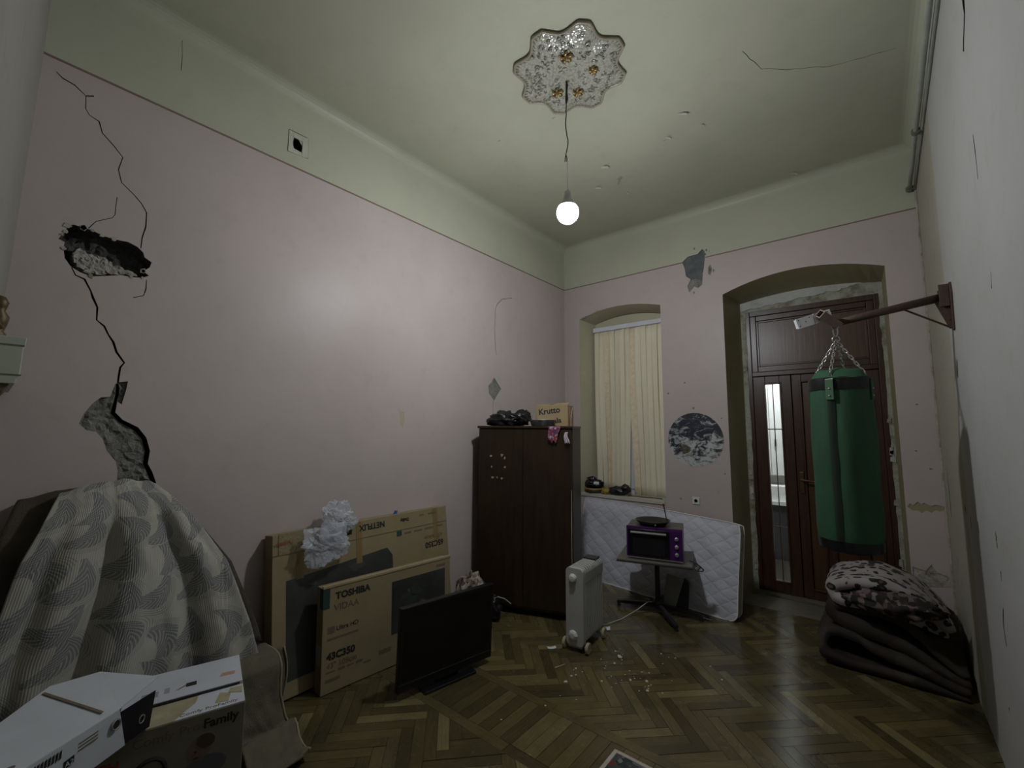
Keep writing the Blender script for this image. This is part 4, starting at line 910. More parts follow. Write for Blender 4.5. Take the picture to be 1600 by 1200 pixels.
# television
TVB = mat('black_tv_plastic', (.006, .006, .008), .3, var=.05); SCR = mat('dead_screen', (.0035, .0035, .0045), .16, var=.05)
tvw = .768
tv = thing('television', 'black flat television standing switched off on the floor before the cartons', 'television', (-2.481, 1.852, 0), 1.401)
MB().prism([(-.0, .045), (tvw, .045), (tvw, .585), (0, .585)], lambda u, v, d: (u, d - .041 * (v - .05), v), .0, .045).build('case', TVB, tv, bevel=.006)
MB().prism([(.028, .125), (tvw - .028, .125), (tvw - .028, .56), (.028, .56)], lambda u, v, d: (u, d - .041 * (v - .05), v), -.001, .0).build('screen', SCR, tv)
MB().prism([(.0, .098), (tvw, .098), (tvw, .102), (0, .102)], lambda u, v, d: (u, d - .041 * (v - .05), v), -.004, .002).build('bezel_line', mat('bezel_line', (.03, .03, .035), .25), tv)
MB().b2((.12, .045, .15), (tvw - .12, .085, .5)).build('back_shell', TVB, tv, bevel=.01)
MB().b2((.18, -.045, .0), (.60, .17, .018)).build('stand_base', TVB, tv, bevel=.006); MB().b2((.30, .02, .018), (.48, .05, .08)).build('stand_neck', TVB, tv, bevel=.004)
# patterned rolled rug and dark bag between the television and the wardrobe
PAT = cloth_mat('beige_brown_patterned_cloth', [(.30, .26, .2), (.10, .06, .045), (.38, .34, .28), (.16, .10, .075), (.05, .035, .03)], 38)
pr2 = thing('patterned_bundle', 'beige and brown patterned cloth bundle behind the television', 'bundle', (-2.86, 2.90, 0), .4)
lump((0, 0, .235), (.15, .125, .245), 14, .22, 40, 28, 3, .96).build('bundle_body', PAT, pr2, smooth=True)
dk = thing('dark_bag', 'dark plastic bag on the floor between television and wardrobe', 'bag', (-2.87, 3.16, 0), .3)
lump((0, 0, .10), (.11, .075, .11), 17, .35, 32, 22, 3, .92).build('bag_body', BAGM, dk, smooth=True)
MB().tube([(.04, .0, .19), (.08, .0, .215), (.14, .02, .20), (.20, .03, .16)], .006, 6).build('pale_strap', mat('grey_strap', (.25, .24, .22), .7), dk)

# ================================================================ MATTRESS, TABLE, OVEN, HEATER
def quilt_mat():
    m, nt, b = new_mat('quilted_white_ticking'); u = nt.nodes.new('ShaderNodeUVMap')
    sx = nt.nodes.new('ShaderNodeSeparateXYZ'); nt.links.new(u.outputs[0], sx.inputs[0]); n1 = noise_n(nt, u.outputs[0], 6, 4)
    def saw(k): 
        a = math_(nt, 'ADD', math_(nt, 'MULTIPLY', sx.outputs[0], 5.6), math_(nt, 'MULTIPLY', sx.outputs[1], k)); a = math_(nt, 'ADD', a, math_(nt, 'MULTIPLY', n1, .55))
        return math_(nt, 'ABSOLUTE', math_(nt, 'SINE', math_(nt, 'MULTIPLY', a, PI)))
    h = math_(nt, 'POWER', math_(nt, 'MINIMUM', saw(8.5), saw(-8.5)), .45)
    c = ramp(nt, noise_n(nt, u.outputs[0], 2.5, 5), [(.3, (.44, .44, .49)), (.7, (.55, .55, .61))]); st = noise_n(nt, u.outputs[0], 4, 6, .7)
    c = mix(nt, math_(nt, 'MULTIPLY', ramp(nt, st, [(.58, (0, 0, 0)), (.8, (1, 1, 1))]), .5), c, (.38, .34, .27)); c = mix(nt, .16, c, ramp(nt, h, [(0, (.25, .25, .28)), (.35, (1, 1, 1))]), 'MULTIPLY')
    nt.links.new(c, b.inputs['Base Color']); b.inputs['Roughness'].default_value = .7; bump(nt, b, math_(nt, 'ADD', h, math_(nt, 'MULTIPLY', noise_n(nt, u.outputs[0], 14, 5), 1.2)), .38, .015); return m
QUILT = quilt_mat(); MSIDE = mat('mattress_side_band', (.40, .38, .33), .8, var=.2, vscale=12); PIPG = mat('white_piping', (.60, .60, .62), .6)
mw, mh, md_ = 1.885, .885, .11; ml = .245; myaw = -.12
mt = thing('mattress', 'thin white quilted mattress leaning on its side below the window', 'mattress', (-2.952, 4.80, .003), myaw)
def mpt(u, v, d):
    """u along, v up the leaning face, d into the thickness"""
    h = mh * (1.055 - .06 * u / mw); cr = .07
    v = v * h; x = u
    ex = max(0, u - (mw - cr)); ev = max(0, cr - v) + max(0, v - (h - cr * .25))
    sag = .03 * math.sin(u * 2.1) * (v / h) + .012 * fbm((u * 1.4, v * 2.2, 1))
    return Vector((x, v * math.sin(ml) + d * math.cos(ml) + sag * (d < .5) + .02 * math.sin(PI * u / mw) * (v / h), v * math.cos(ml) - d * math.sin(ml) * (v / h)))
def moutline(n=10, r=.075):
    P = []; h = 1.0
    def arc(cx, cz, a0): return [(cx + r * math.cos(a0 + i * PI / 2 / n), cz + r / mh * math.sin(a0 + i * PI / 2 / n)) for i in range(n + 1)]
    P += [(x, 0) for x in [r + (mw - 2 * r) * i / 30 for i in range(31)]]; P += arc(mw - r, r / mh, -PI / 2); P += arc(mw - r * .4, 1 - r * .4 / mh, 0)[:0] + [(mw, 1 - .03 - .1 * k) for k in (8, 6, 4, 2)][:0] + [(mw, .3), (mw, .5), (mw, .7), (mw, .9), (mw - .012, .99), (mw - .04, 1.0)]
    P += [(mw - .04 - (mw - .08) * i / 30, 1.0) for i in range(1, 31)]; P += [(.01, .98), (0, .9), (0, .6), (0, .3), (0, .12)]; return P
OUT = moutline()
def fill(d, inset, name, m, bulge):
    V = [Vector(p) for p in OUT]; E_ = [(i, (i + 1) % len(V)) for i in range(len(V))]
    for i in range(48):
        for j in range(24):
            q = (mw * (i + .5 + .1 * (j % 2)) / 48, (j + .5) / 24)
            if in_poly(q, OUT): V.append(Vector(q))
    vo, eo, fo_, *_ = delaunay_2d_cdt(V, E_, [], 1, 1e-5); mb = MB()
    for q in vo:
        e_ = min(q.x, mw - q.x, q.y * mh, (1 - q.y) * mh); mb.v.append(tuple(mpt(q.x, q.y, d - bulge * smoothstep(0, .10, e_) * (1 + .25 * math.sin(q.x * 24) * math.sin(q.y * 20)))))
    mb.f = [tuple(f) for f in fo_]; inv = {}
    o = mb.build(name, m, mt, smooth=True); l = o.data.uv_layers.new(name='uv')
    for lp in o.data.loops: q = vo[lp.vertex_index]; l.data[lp.index].uv = (q.x, q.y * mh)
    return o
fill(.0, 0, 'front_face', QUILT, .022); fill(md_, 0, 'back_face', QUILT, -.012)
mb = MB(); n = len(OUT)
for k in range(4):
    for i in range(n):
        j = (i + 1) % n; d0, d1 = md_ * k / 4, md_ * (k + 1) / 4; mb.add([mpt(*OUT[i], d0), mpt(*OUT[j], d0), mpt(*OUT[j], d1), mpt(*OUT[i], d1)], [(0, 1, 2, 3)])
mb.build('side_band', MSIDE, mt, smooth=True)
for d in (.0, md_): MB().tube([mpt(*q, d) for q in OUT], .006, 6, close=True).build('piping', PIPG, mt, smooth=True)

TYAW = .285
TBL = mat('grey_laminate', (.11, .10, .08), .35, vscale=10); TMET = mat('dark_table_metal', (.03, .03, .032), .4, .5)
tb = thing('pedestal_table', 'low pedestal table with four-arm metal base under the purple oven', 'table', (-1.725, 4.33, 0), TYAW)
MB().b2((-.34, -.285, .528), (.33, .265, .548)).build('table_top', TBL, tb, bevel=.006); MB().b2((-.345, -.29, .522), (.335, .27, .529)).build('edge_band', TMET, tb, bevel=.002)
MB().tube([(0, 0, .07), (0, 0, .525)], .024, 14).build('pedestal', TMET, tb, smooth=True)
MB().lathe([(.04, .055), (.05, .09), (.03, .13)], n=16).build('hub', TMET, tb, smooth=True); MB().b2((-.12, -.12, .510), (.12, .12, .524)).build('top_plate', TMET, tb)
for a in (-.07, 1.48, 3.05, -1.09):
    ca, sa = math.cos(a), math.sin(a); L_ = .40
    lg = MB().prism([(.02, .10), (L_, .055), (L_, .03), (.02, .055)], lambda u, v, d: (u * ca - d * sa, u * sa + d * ca, v), -.019, .019).build('base_arm', TMET, tb, bevel=.004)
    MB().lathe([(.016, 0), (.018, .012), (.012, .034)], c=((L_ - .015) * ca, (L_ - .015) * sa, 0), n=10).build('foot_glide', TMET, lg)
PURP = mat('purple_enamel', (.050, .010, .085), .22, var=.06); OVG = mat('oven_glass', (.006, .005, .008), .12, var=.05); CHR = mat('brushed_steel', (.55, .56, .58), .3, .8); OVS = mat('grey_oven_shell', (.12, .11, .10), .4, .3)
ov = thing('mini_oven', 'purple mini oven with black glass door on the pedestal table', 'oven', (-1.905, 4.045, .549), .277)
ow, od, oh = .505, .34, .30
for x in (.05, ow - .05):
    for y in (.04, od - .04): MB().lathe([(.012, 0), (.014, .012)], c=(x, y, 0), n=10).build('foot', TMET, ov)
MB().b2((.004, .012, .012), (ow - .004, od, oh)).build('shell', OVS, ov, bevel=.006)
MB().b2((0, -.004, .012), (ow, .012, oh + .003)).build('front_frame', PURP, ov, bevel=.005)
MB().b2((.018, -.014, .03), (ow - .115, -.002, oh - .022)).build('oven_door', OVG, ov, bevel=.003)
MB().b2((ow - .105, -.008, .02), (ow - .008, -.002, oh - .01)).build('control_panel', PURP, ov, bevel=.003)
MB().tube([(.045, -.035, oh - .05), (ow - .14, -.035, oh - .05)], .010, 10).b2((.05, -.035, oh - .055), (.062, -.01, oh - .045)).b2((ow - .157, -.035, oh - .055), (ow - .145, -.01, oh - .045)).build('door_handle', CHR, ov, smooth=False)
MB().b2((.06, -.0155, .05), (ow - .155, -.014, oh - .085)).build('inner_window', mat('oven_window', (.012, .012, .016), .15), ov)
MB().b2((.0, -.006, .010), (ow, -.002, .020)).build('chrome_strip', CHR, ov)
for z in (.075, .145, .215): MB().lathe([(.018, 0), (.017, .012), (.012, .015), (.002, .016)], c=(ow - .052, -.008, z), n=16, m=Matrix.Rotation(PI / 2, 3, 'X')).b2((ow - .054, -.028, z - .014), (ow - .050, -.022, z + .014)).build('knob', CHR, ov, smooth=False)
pn_ = thing('frying_pan', 'black pan standing on top of the purple oven', 'pan', (-1.72, 4.24, .853), .277)
MB().lathe([(.12, 0), (.155, .035), (.165, .045), (.160, .045), (.118, .006), (.001, .006)], n=36).build('pan_body', mat('black_pan', (.008, .008, .009), .35), pn_, smooth=True)
MB().tube([(.04, -.158, .025), (.04, -.165, .025)], .008, 8).build('rivet', CHR, pn_)
MB().tube([(.12, .10, .04), (.10, .16, .12), (.085, .20, .17)], [.005, .006, .008], 7).build('handle', mat('pan_handle', (.01, .01, .01), .5), pn_)
cbm = MB().tube([(.30, -.12, .556), (.345, -.15, .555), (.385, -.15, .53), (.42, -.12, .49), (.41, -.07, .46), (.37, -.06, .455), (.35, -.09, .47), (.355, -.13, .49)], .005, 7)
cbl = thing('oven_plug', 'black cable loop with plug hanging beside the purple oven', 'cable', (-1.725, 4.33, 0), TYAW)
cbm.build('cable', BLK, cbl, smooth=True); MB().lathe([(.018, 0), (.020, .02), (.012, .045)], c=(.355, -.12, .485), n=12, m=Matrix.Rotation(.9, 3, 'Y')).build('plug', mat('grey_plug', (.2, .2, .2), .5), cbl)
pa = thing('pale_board', 'small pale board leaning against the mattress under the table', 'board', (-1.76, 4.52, .004), -.05)
MB().prism([(0, 0), (.13, 0), (.20, .30), (.02, .31)], lambda u, v, d: (u, d + .28 * v, v * .96), 0, .012).build('board', mat('pale_board', (.30, .30, .27), .7), pa)
MB().prism([(.13, 0), (.25, -.0), (.245, .26), (.20, .30)], lambda u, v, d: (u, d + .28 * v + .005, v * .96), 0, .03).build('dark_side', mat('dark_board', (.03, .028, .03), .7), pa)

HW_ = mat('heater_enamel', (.42, .42, .40), .3, var=.06); HG = mat('heater_grey', (.34, .34, .33), .35); YEL = mat('yellowed_wheel', (.34, .31, .19), .5)
he = thing('oil_heater', 'pale grey oil-filled column heater on wheels in front of the wardrobe', 'heater', (-2.028, 3.152, 0), .101)
hw, hd_, z0, z1 = .155, .42, .065, .645
def fin(y0, y1, inset, m, name, top=z1, bot=z0):
    r = .035; P = []
    for cx, cz, a0 in ((hw - inset - r, top - r, 0), (inset + r, top - r, PI / 2), (inset + r, bot + r, PI), (hw - inset - r, bot + r, 1.5 * PI)): P += [(cx + r * math.cos(a0 + i * PI / 10), cz + r * math.sin(a0 + i * PI / 10)) for i in range(6)]
    return MB().prism(P, lambda u, v, d: (u, d, v), y0, y1).build(name, m, he, bevel=.003)
fin(0, .045, 0, HW_, 'control_housing', z1, z0 - .02)
for i in range(10): fin(.056 + i * .0365, .056 + i * .0365 + .017, .0, HW_, 'fin')
MB().b2((.022, .046, z0 + .02), (hw - .022, hd_ - .012, z1 - .02)).build('gap_shade_core', mat('heater_gap_shade', (.045, .045, .042), .7), he)  # inner block coloured dark so the slots between the fins look shaded
for x in (.0, hw - .004): MB().b2((x, .046, z1 - .115), (x + .004, hd_ - .005, z1 - .04)).build('side_band', HW_, he)
MB().b2((.055, .04, z0 + .035), (.10, hd_ - .01, z0 + .065)).b2((.055, .04, z1 - .065), (.10, hd_ - .01, z1 - .035)).build('oil_core', HW_, he)
MB().b2((.02, .30, z1), (.135, .40, z1 + .012)).build('top_handle', mat('dark_handle_grip', (.03, .03, .03), .5), he, bevel=.004)
RX90 = Matrix.Rotation(PI / 2, 3, 'X')
MB().lathe([(.034, 0), (.032, .012), (.024, .016), (.022, .026), (.002, .028)], c=(.065, 0, .565), n=20, m=RX90).build('thermostat_knob', mat('white_knob', (.6, .6, .58), .3), he)
MB().b2((.04, -.004, .49), (.09, 0, .525)).build('indicator_plate', HG, he); MB().lathe([(.04, 0), (.036, .012), (.02, .02), (.002, .021)], c=(.065, 0, .125), n=8, m=RX90).build('lower_knob', MC['white_knob'], he)
RY90 = Matrix.Rotation(PI / 2, 3, 'Y')
for y in (.03, .36):
    MB().tube([(-.03, y, .042), (hw + .03, y, .042)], .006, 8).b2((.02, y - .02, .03), (hw - .02, y + .02, .07)).build('axle_bracket', HG, he)
    for x in (-.035, hw + .012): MB().lathe([(.008, 0), (.038, .0), (.042, .006), (.042, .02), (.036, .025), (.008, .022)], c=(x, y, .042), n=20, m=RY90).build('wheel', YEL, he, smooth=False)
WIRW = mat('white_flex', (.5, .5, .47), .5)
o = MB().tube([(-2.02, 3.60, .05), (-1.98, 3.75, .012), (-1.93, 3.95, .008), (-1.86, 4.15, .05), (-1.80, 4.27, .105), (-1.74, 4.45, .06), (-1.5, 4.5, .01), (-1.28, 4.47, .008)], .0045, 7).build('heater_cord', WIRW, None, smooth=True); tag(o, 'thin white power cord running from the heater under the table', 'cord')
PAP = mat('white_paper', (.62, .64, .68), .8, var=.04)
for (x, y, a, w, h, lb) in [(-2.126, 3.09, .9, .07, .035, 'small white paper tag on the floor before the heater'), (-1.945, 3.70, .5, .05, .07, 'white paper tag on the floor behind the heater')]:
    o = MB().grid(6, 4, lambda u, v: ((u - .5) * w, (v - .5) * h, .002 + .006 * (u - .5) ** 2 * 4)).build('paper_tag', PAP, None, solid=.001); o.location = (x, y, .0015); o.rotation_euler = (0, 0, a); tag(o, lb, 'paper')

# ================================================================ COVERED HEAP AT LEFT
def feather_mat():
    m, nt, b = new_mat('feather_jacquard'); uvn = nt.nodes.new('ShaderNodeUVMap'); uv = uvn.outputs[0]
    wob = N(nt, 'ShaderNodeTexNoise', i_Scale=2.5); nt.links.new(uv, wob.inputs['Vector'])
    vo = N(nt, 'ShaderNodeTexVoronoi', i_Scale=6.2, i_Randomness=.6); vo.voronoi_dimensions = '2D'; nt.links.new(uv, vo.inputs['Vector'])
    sub = N(nt, 'ShaderNodeVectorMath', operation='SUBTRACT'); nt.links.new(uv, sub.inputs[0]); nt.links.new(vo.outputs['Position'], sub.inputs[1])
    sc = N(nt, 'ShaderNodeVectorMath', operation='SCALE'); sc.inputs['Scale'].default_value = 6.2; nt.links.new(sub.outputs[0], sc.inputs[0])
    col = nt.nodes.new('ShaderNodeSeparateColor'); nt.links.new(vo.outputs['Color'], col.inputs[0])
    rot = N(nt, 'ShaderNodeVectorRotate', rotation_type='Z_AXIS'); nt.links.new(sc.outputs[0], rot.inputs['Vector']); nt.links.new(math_(nt, 'MULTIPLY_ADD', col.outputs[0], 1.9, .2), rot.inputs['Angle'])
    s = nt.nodes.new('ShaderNodeSeparateXYZ'); nt.links.new(rot.outputs[0], s.inputs[0]); x, y = s.outputs[0], s.outputs[1]
    yb_ = math_(nt, 'SUBTRACT', math_(nt, 'ADD', y, math_(nt, 'MULTIPLY', math_(nt, 'MULTIPLY', x, x), 1.5)), .12)
    rr = math_(nt, 'SQRT', math_(nt, 'ADD', math_(nt, 'POWER', math_(nt, 'MULTIPLY', x, 1.55), 2), math_(nt, 'POWER', math_(nt, 'MULTIPLY', yb_, 3.3), 2)))
    leaf_ = math_(nt, 'LESS_THAN', rr, 1.0)
    barb = math_(nt, 'SINE', math_(nt, 'MULTIPLY', math_(nt, 'ADD', x, math_(nt, 'MULTIPLY', math_(nt, 'ABSOLUTE', yb_), 1.3)), 52))
    barb = math_(nt, 'GREATER_THAN', barb, -.35)
    rings = math_(nt, 'GREATER_THAN', math_(nt, 'SINE', math_(nt, 'MULTIPLY', rr, 26)), .3)
    halo = math_(nt, 'MULTIPLY', math_(nt, 'MULTIPLY', rings, math_(nt, 'LESS_THAN', rr, 1.9)), math_(nt, 'GREATER_THAN', y, -.1))
    f = math_(nt, 'MAXIMUM', math_(nt, 'MULTIPLY', leaf_, math_(nt, 'MULTIPLY_ADD', barb, .6, .25)), math_(nt, 'MULTIPLY', math_(nt, 'MULTIPLY', halo, math_(nt, 'SUBTRACT', 1.0, leaf_)), .5))
    c = mix(nt, f, (.41, .40, .35), (.15, .16, .175)); n2 = noise_n(nt, uv, 3, 4); c = mix(nt, .6, c, ramp(nt, n2, [(.3, (.75, .73, .7)), (.7, (1.1, 1.1, 1.1))]), 'MULTIPLY')
    nt.links.new(c, b.inputs['Base Color']); b.inputs['Roughness'].default_value = .85; b.inputs['Specular IOR Level'].default_value = .2
    w = N(nt, 'ShaderNodeTexWave', i_Scale=38.0); w.bands_direction = 'X'; nt.links.new(uv, w.inputs['Vector']); bump(nt, b, math_(nt, 'ADD', w.outputs[1], math_(nt, 'MULTIPLY', f, .8)), .3, .006)
    return m
FEATH = feather_mat()
PLUSH = mat('dark_brown_plush', (.060, .047, .035), .9, bs=.5, bscale=120, var=.3)
bn = thing('bench', 'dark low bench almost hidden under the feather-patterned bedspread', 'bench', (-3.07, .60, 0))
MB().b2((-.20, -.48, .30), (.17, .50, .40)).build('seat', PLUSH, bn, bevel=.02); MB().b2((-.21, -.46, .40), (-.06, .2, 1.28)).build('backrest', PLUSH, bn, bevel=.04)
for x in (-.17, .14):
    for y in (-.44, .46): MB().b2((x - .025, y - .025, 0), (x + .025, y + .025, .30)).build('leg', VEN, bn)
def heap(dx, dr, top=0.0, left=(.30, .265, .15, .065, .04)):
    def fn(u, v):
        # v<.15: from the wall over the ridge; then down the front. u: left to right
        yt = .17 + (.635 - .17) * u
        yL = interp([0, .15, .4, .7, 1], list(left), v); zL = interp([0, .15, .4, .7, 1], [1.40, 1.44, 1.15, .72, .22], v)
        yR = interp([0, .15, .30, .5, .72, .88, 1], [.60, .635, .775, .965, 1.10, 1.165, 1.15], v); zR = interp([0, .15, .30, .5, .72, .88, 1], [1.40, 1.452, 1.30, 1.0, .62, .37, .24], v)
        zM = interp([0, .15, .4, .7, 1], [1.41, 1.485, 1.18, .72, .20], v); zz = zL * (1 - u) ** 2 + 2 * u * (1 - u) * (2 * zM - .5 * (zL + zR)) + zR * u * u
        y = yL + (yR - yL) * (u + (.08 * math.sin(PI * u) * (1 - v)))
        x = interp([0, .15, .3, .6, 1], [-3.27, -3.09, -2.97, -2.91, -2.86], v)
        k = smoothstep(.15, .55, v)
        # one deep valley running down to the left, rounded swells either side
        uc = .47 - .25 * v; val = -.062 * k * math.exp(-((u - uc) / .045) ** 2) + .05 * k * math.exp(-((u - uc + .15) / .11) ** 2) + .06 * k * math.exp(-((u - uc - .14) / .10) ** 2)
        uc2 = .74 - .06 * v; val += -.035 * k * math.exp(-((u - uc2) / .05) ** 2) + .03 * k * math.exp(-((u - uc2 - .12) / .07) ** 2)
        uc3 = .16 - .1 * v; val += -.03 * k * math.exp(-((u - uc3) / .04) ** 2)
        val += .018 * k * fbm((u * 5, v * 3, 4)) + .005 * fbm((u * 12, v * 9, 4))
        return Vector((x + val + dx, y * (1 + dr) - dr * .5, zz + top + .008 * fbm((u * 6, v * 6, 9))))
    return fn
hf = heap(.0, .0)
mb = MB().grid(72, 60, hf); o = mb.build('bedspread', FEATH, None, smooth=True, solid=.008)
l = o.data.uv_layers.new(name='uv')
for lp in o.data.loops:
    i = lp.vertex_index; u, v = (i % 72) / 71, (i // 72) / 59; l.data[lp.index].uv = (u * (.55 + .62 * v), v * 1.45)
tag(o, 'beige-grey feather-patterned bedspread draped over the heap at lower left', 'bedspread')
hf2 = heap(-.10, .11, -.03, (.20, .17, .09, .07, .05))
o = MB().grid(40, 36, lambda u, v: (max(-3.285, hf2(u, v * .8)[0]), *hf2(u, v * .8)[1:])).build('plush_blanket', PLUSH, None, smooth=True, solid=.012); tag(o, 'dark brown plush blanket showing from under the feather-patterned bedspread', 'blanket')

# brown rug hanging over the bench end down to the floor
RUGB = mat('brown_felt_rug', (.115, .10, .068), .95, bs=.4, bscale=150, var=.2, vscale=10); RUGE = mat('pale_rug_edge', (.23, .20, .13), .9)
def rugf(u, v):
    yr = interp([0, .12, .5, .72, .85, 1], [1.215, 1.225, 1.215, 1.235, 1.275, 1.25], v); x = interp([0, .08, .2, .6, .78, .88, 1], [-2.99, -2.82, -2.765, -2.74, -2.70, -2.62, -2.42], v); z = interp([0, .08, .2, .6, .78, .88, 1], [.435, .44, .39, .20, .085, .05, .018], v)
    fold = smoothstep(.65, .9, v) * (.035 * math.sin((v - .65) * 34 + u * 1.5) + .02)
    y0_ = .85 + .14 * smoothstep(.5, .85, v); y = y0_ + (yr - y0_) * u
    return (x + .012 * math.sin(u * 6 + v * 4) + .010 * fbm((u * 4, v * 4, 7)), y, max(.014, z + max(0, fold) + .006 * fbm((u * 5, v * 5, 2))))
rg = thing('hanging_rug', 'brown felt rug hanging from the bench end to the floor beside the baby carton', 'rug', (0, 0, 0)); rg['label'] = 'brown felt rug hanging down to the floor right of the printed carton'
MB().grid(26, 44, rugf).build('rug_body', RUGB, rg, smooth=True, solid=.014)
MB().tube([Vector(rugf(1, v / 30)) + Vector((.006, .004, .002)) for v in range(31)], .007, 6).build('bound_edge', RUGE, rg, smooth=True)
o = MB().grid(10, 20, lambda u, v: (-2.86 - .0 * u + .04 * v, 1.20 + .075 * u + .02 * math.sin(v * 5), .42 - .42 * v + .02)).build('rug_fold', RUGB, rg, smooth=True, solid=.012)
MB().tube([(-2.85 + .04 * v / 12, 1.28 + .02 * math.sin(v / 12 * 5), .44 - .42 * v / 12) for v in range(13)], .006, 6).build('bound_edge', RUGE, rg, smooth=True)

# ================================================================ CARTONS AT LOWER LEFT
WPRT = mat('white_printed_card', (.50, .52, .57), .5, var=.06); TORN = mat('torn_card', (.33, .30, .19), .85, var=.2, vscale=12); CGREY = mat('grey_brown_card', (.185, .165, .125), .7, var=.1)
dirv = (.2716, .9624); yw = math.atan2(.446, .126)
cf = thing('printed_carton', 'printed carton with torn white top and red lettering at lower left', 'box', (-2.396, .288, .002), yw)
cw, cd_, chh = .583, .45, .548
MB().b2((0, 0, 0), (cw, cd_, chh)).build('carton_body', CGREY, cf, bevel=.003)
MB().prism([(.14, .165), (cw - .004, .165), (cw - .004, cd_ - .004), (.14, cd_ - .004)], lambda u, v, d: (u, v, chh + d + .05 * (cd_ - v) * 0 + .012), 0, .005).build('top_flap', WPRT, cf, bevel=.001)
jg = jag((.14, .012), (.36, .0), 8, .004, 8); tornp = [(.10, .002), (.33, .002)] + [(.36, .05), (.40, .10), (.41, .16)] + [(.10, .16)]
MB().prism(tornp, lambda u, v, d: (u, v, chh + d), 0, .0025).build('torn_patch', TORN, cf)
MB().prism([(.33, .002), (cw - .002, .002), (cw - .002, .16), (.41, .16), (.40, .10), (.36, .05)], lambda u, v, d: (u, v, chh + d), 0, .003).build('front_flap', WPRT, cf)
for poly in ([(.47, .05), (.52, .04), (.53, .10), (.49, .13)], [(.52, .11), (.575, .08), (.578, .14), (.53, .145)]): MB().prism(poly, lambda u, v, d: (u, v, chh + d), .003, .0045).build('torn_patch', TORN, cf)
MB().b2((.2, .160, chh + .002), (cw - .03, .166, chh + .010)).build('flap_gap', INK, cf)
for u, v, w, h in ((.20, .22, .06, .05), (.28, .23, .02, .05)):
    for i in range(5): MB().prism([(u, v + h * i / 5), (u + w, v + h * i / 5), (u + w, v + h * (i + .35) / 5), (u, v + h * (i + .35) / 5)], lambda a, b_, d: (a, b_, chh + .017 + d), 0, .0008).build('small_print', INKG, cf)
MB().prism([(.36, .24), (.40, .24), (.40, .275), (.36, .275)], lambda a, b_, d: (a, b_, chh + .017 + d), 0, .001).build('printed_picture', INK, cf); MB().prism([(.32, .23), (.335, .235), (.375, .265), (.36, .265)], lambda a, b_, d: (a, b_, chh + .017 + d), 0, .0008).build('printed_picture', INKG, cf)
MB().prism([(.49, .255), (.55, .25), (.555, .28), (.50, .285)], lambda a, b_, d: (a, b_, chh + .017 + d), 0, .001).build('printed_picture', mat('skin_print', (.42, .24, .18), .7), cf)
text_mesh('lettering', 'Comfy ProFamily', INKG, cf, (.345, .018, chh + .0035), (1, 0, 0), (0, 1, 0), .030)
text_mesh('lettering', 'Comfy Pro', INKG, cf, (.20, -.0012, .488), (1, 0, 0), (0, 0, 1), .050)
text_mesh('lettering', 'Family', INK, cf, (.432, -.0012, .488), (1, 0, 0), (0, 0, 1), .050, bold=.0015)
text_mesh('lettering', 'BOSCH', REDP, cf, (.0 + .004, -.0012, .43), (1, 0, 0), (0, 0, 1), .05, bold=.0015)
SKIN = mat('printed_skin', (.17, .115, .095), .7); HAIR = mat('printed_hair', (.055, .04, .034), .7)
def disc(u, v, a, b_, m, nm, lift=.0006, rot=0.0): return MB().prism([(u + a * math.cos(t) * math.cos(rot) - b_ * math.sin(t) * math.sin(rot), v + a * math.cos(t) * math.sin(rot) + b_ * math.sin(t) * math.cos(rot)) for t in [i * PI / 10 for i in range(20)]], lambda p, q, d: (p, -d, q), 0, lift).build(nm, m, cf)
disc(.425, .415, .042, .05, SKIN, 'printed_picture', .0008, -.3); disc(.445, .437, .034, .028, HAIR, 'printed_picture', .0011, -.4); disc(.45, .335, .075, .045, mat('printed_dark_cloth', (.09, .10, .105), .7), 'printed_picture', .0006)
disc(.412, .402, .006, .005, HAIR, 'printed_picture', .0013); disc(.415, .378, .012, .005, HAIR, 'printed_picture', .0013); disc(.405, .392, .005, .004, mat('printed_nose', (.12, .07, .055), .7), 'printed_picture', .0013)
MB().tube([(.255 + .06 * math.cos(t) * .6 - .045 * math.sin(t), -.001, .365 + .06 * math.cos(t) + .03 * math.sin(t)) for t in [i * PI / 12 for i in range(24)]], .009, 6, close=True).build('printed_picture', INK, cf)
# open white box with black inside flap lying on it
wx = thing('white_open_box', 'open white box with black inner flap lying on the printed carton', 'box', (-2.03, .10, .565), math.atan2(.866, -.5))
WB = mat('white_box_card', (.50, .53, .57), .55, var=.05); BKC = mat('black_inner_card', (.012, .010, .013), .7, spec=.15); EYE = mat('metal_eyelet', (.5, .5, .48), .25, .8)
bw, bdp, bh = .40, .36, .162
# local x along the label side, +y away from the viewer
def wbp(u, v, z): return (u, v, z + .10 * (u / bw) * 0)
MB().add([(0, 0, 0), (bw, .015, .01), (bw - .045, .0, bh), (0, 0, bh - .01)], [(0, 1, 2, 3)]).build('label_side', WB, wx, solid=.003)
MB().add([(0, 0, bh - .01), (bw - .045, .0, bh), (bw - .02, bdp, bh + .03), (0, .22, bh + .01)], [(0, 1, 2, 3)]).build('lid', WB, wx, solid=.003)
MB().add([(bw - .045, .0, bh), (bw + .13, .03, bh + .02), (bw + .10, bdp - .08, bh + .03), (bw - .02, bdp, bh + .03)], [(0, 1, 2, 3)]).build('lid_flap', WB, wx, solid=.003)
MB().add([(0, .22, 0), (bw, bdp, 0), (bw - .02, bdp, bh + .03), (0, .22, bh + .01)], [(0, 1, 2, 3)]).build('far_side', WB, wx, solid=.003)
MB().add([(0, 0, 0), (bw, .015, .01), (bw, bdp, 0), (0, .22, 0)], [(0, 1, 2, 3)]).build('bottom', WB, wx, solid=.003)
MB().add([(0, 0, 0), (0, .22, 0), (0, .22, bh + .01), (0, 0, bh - .01)], [(0, 1, 2, 3)]).build('end_side', CGREY, wx, solid=.003)
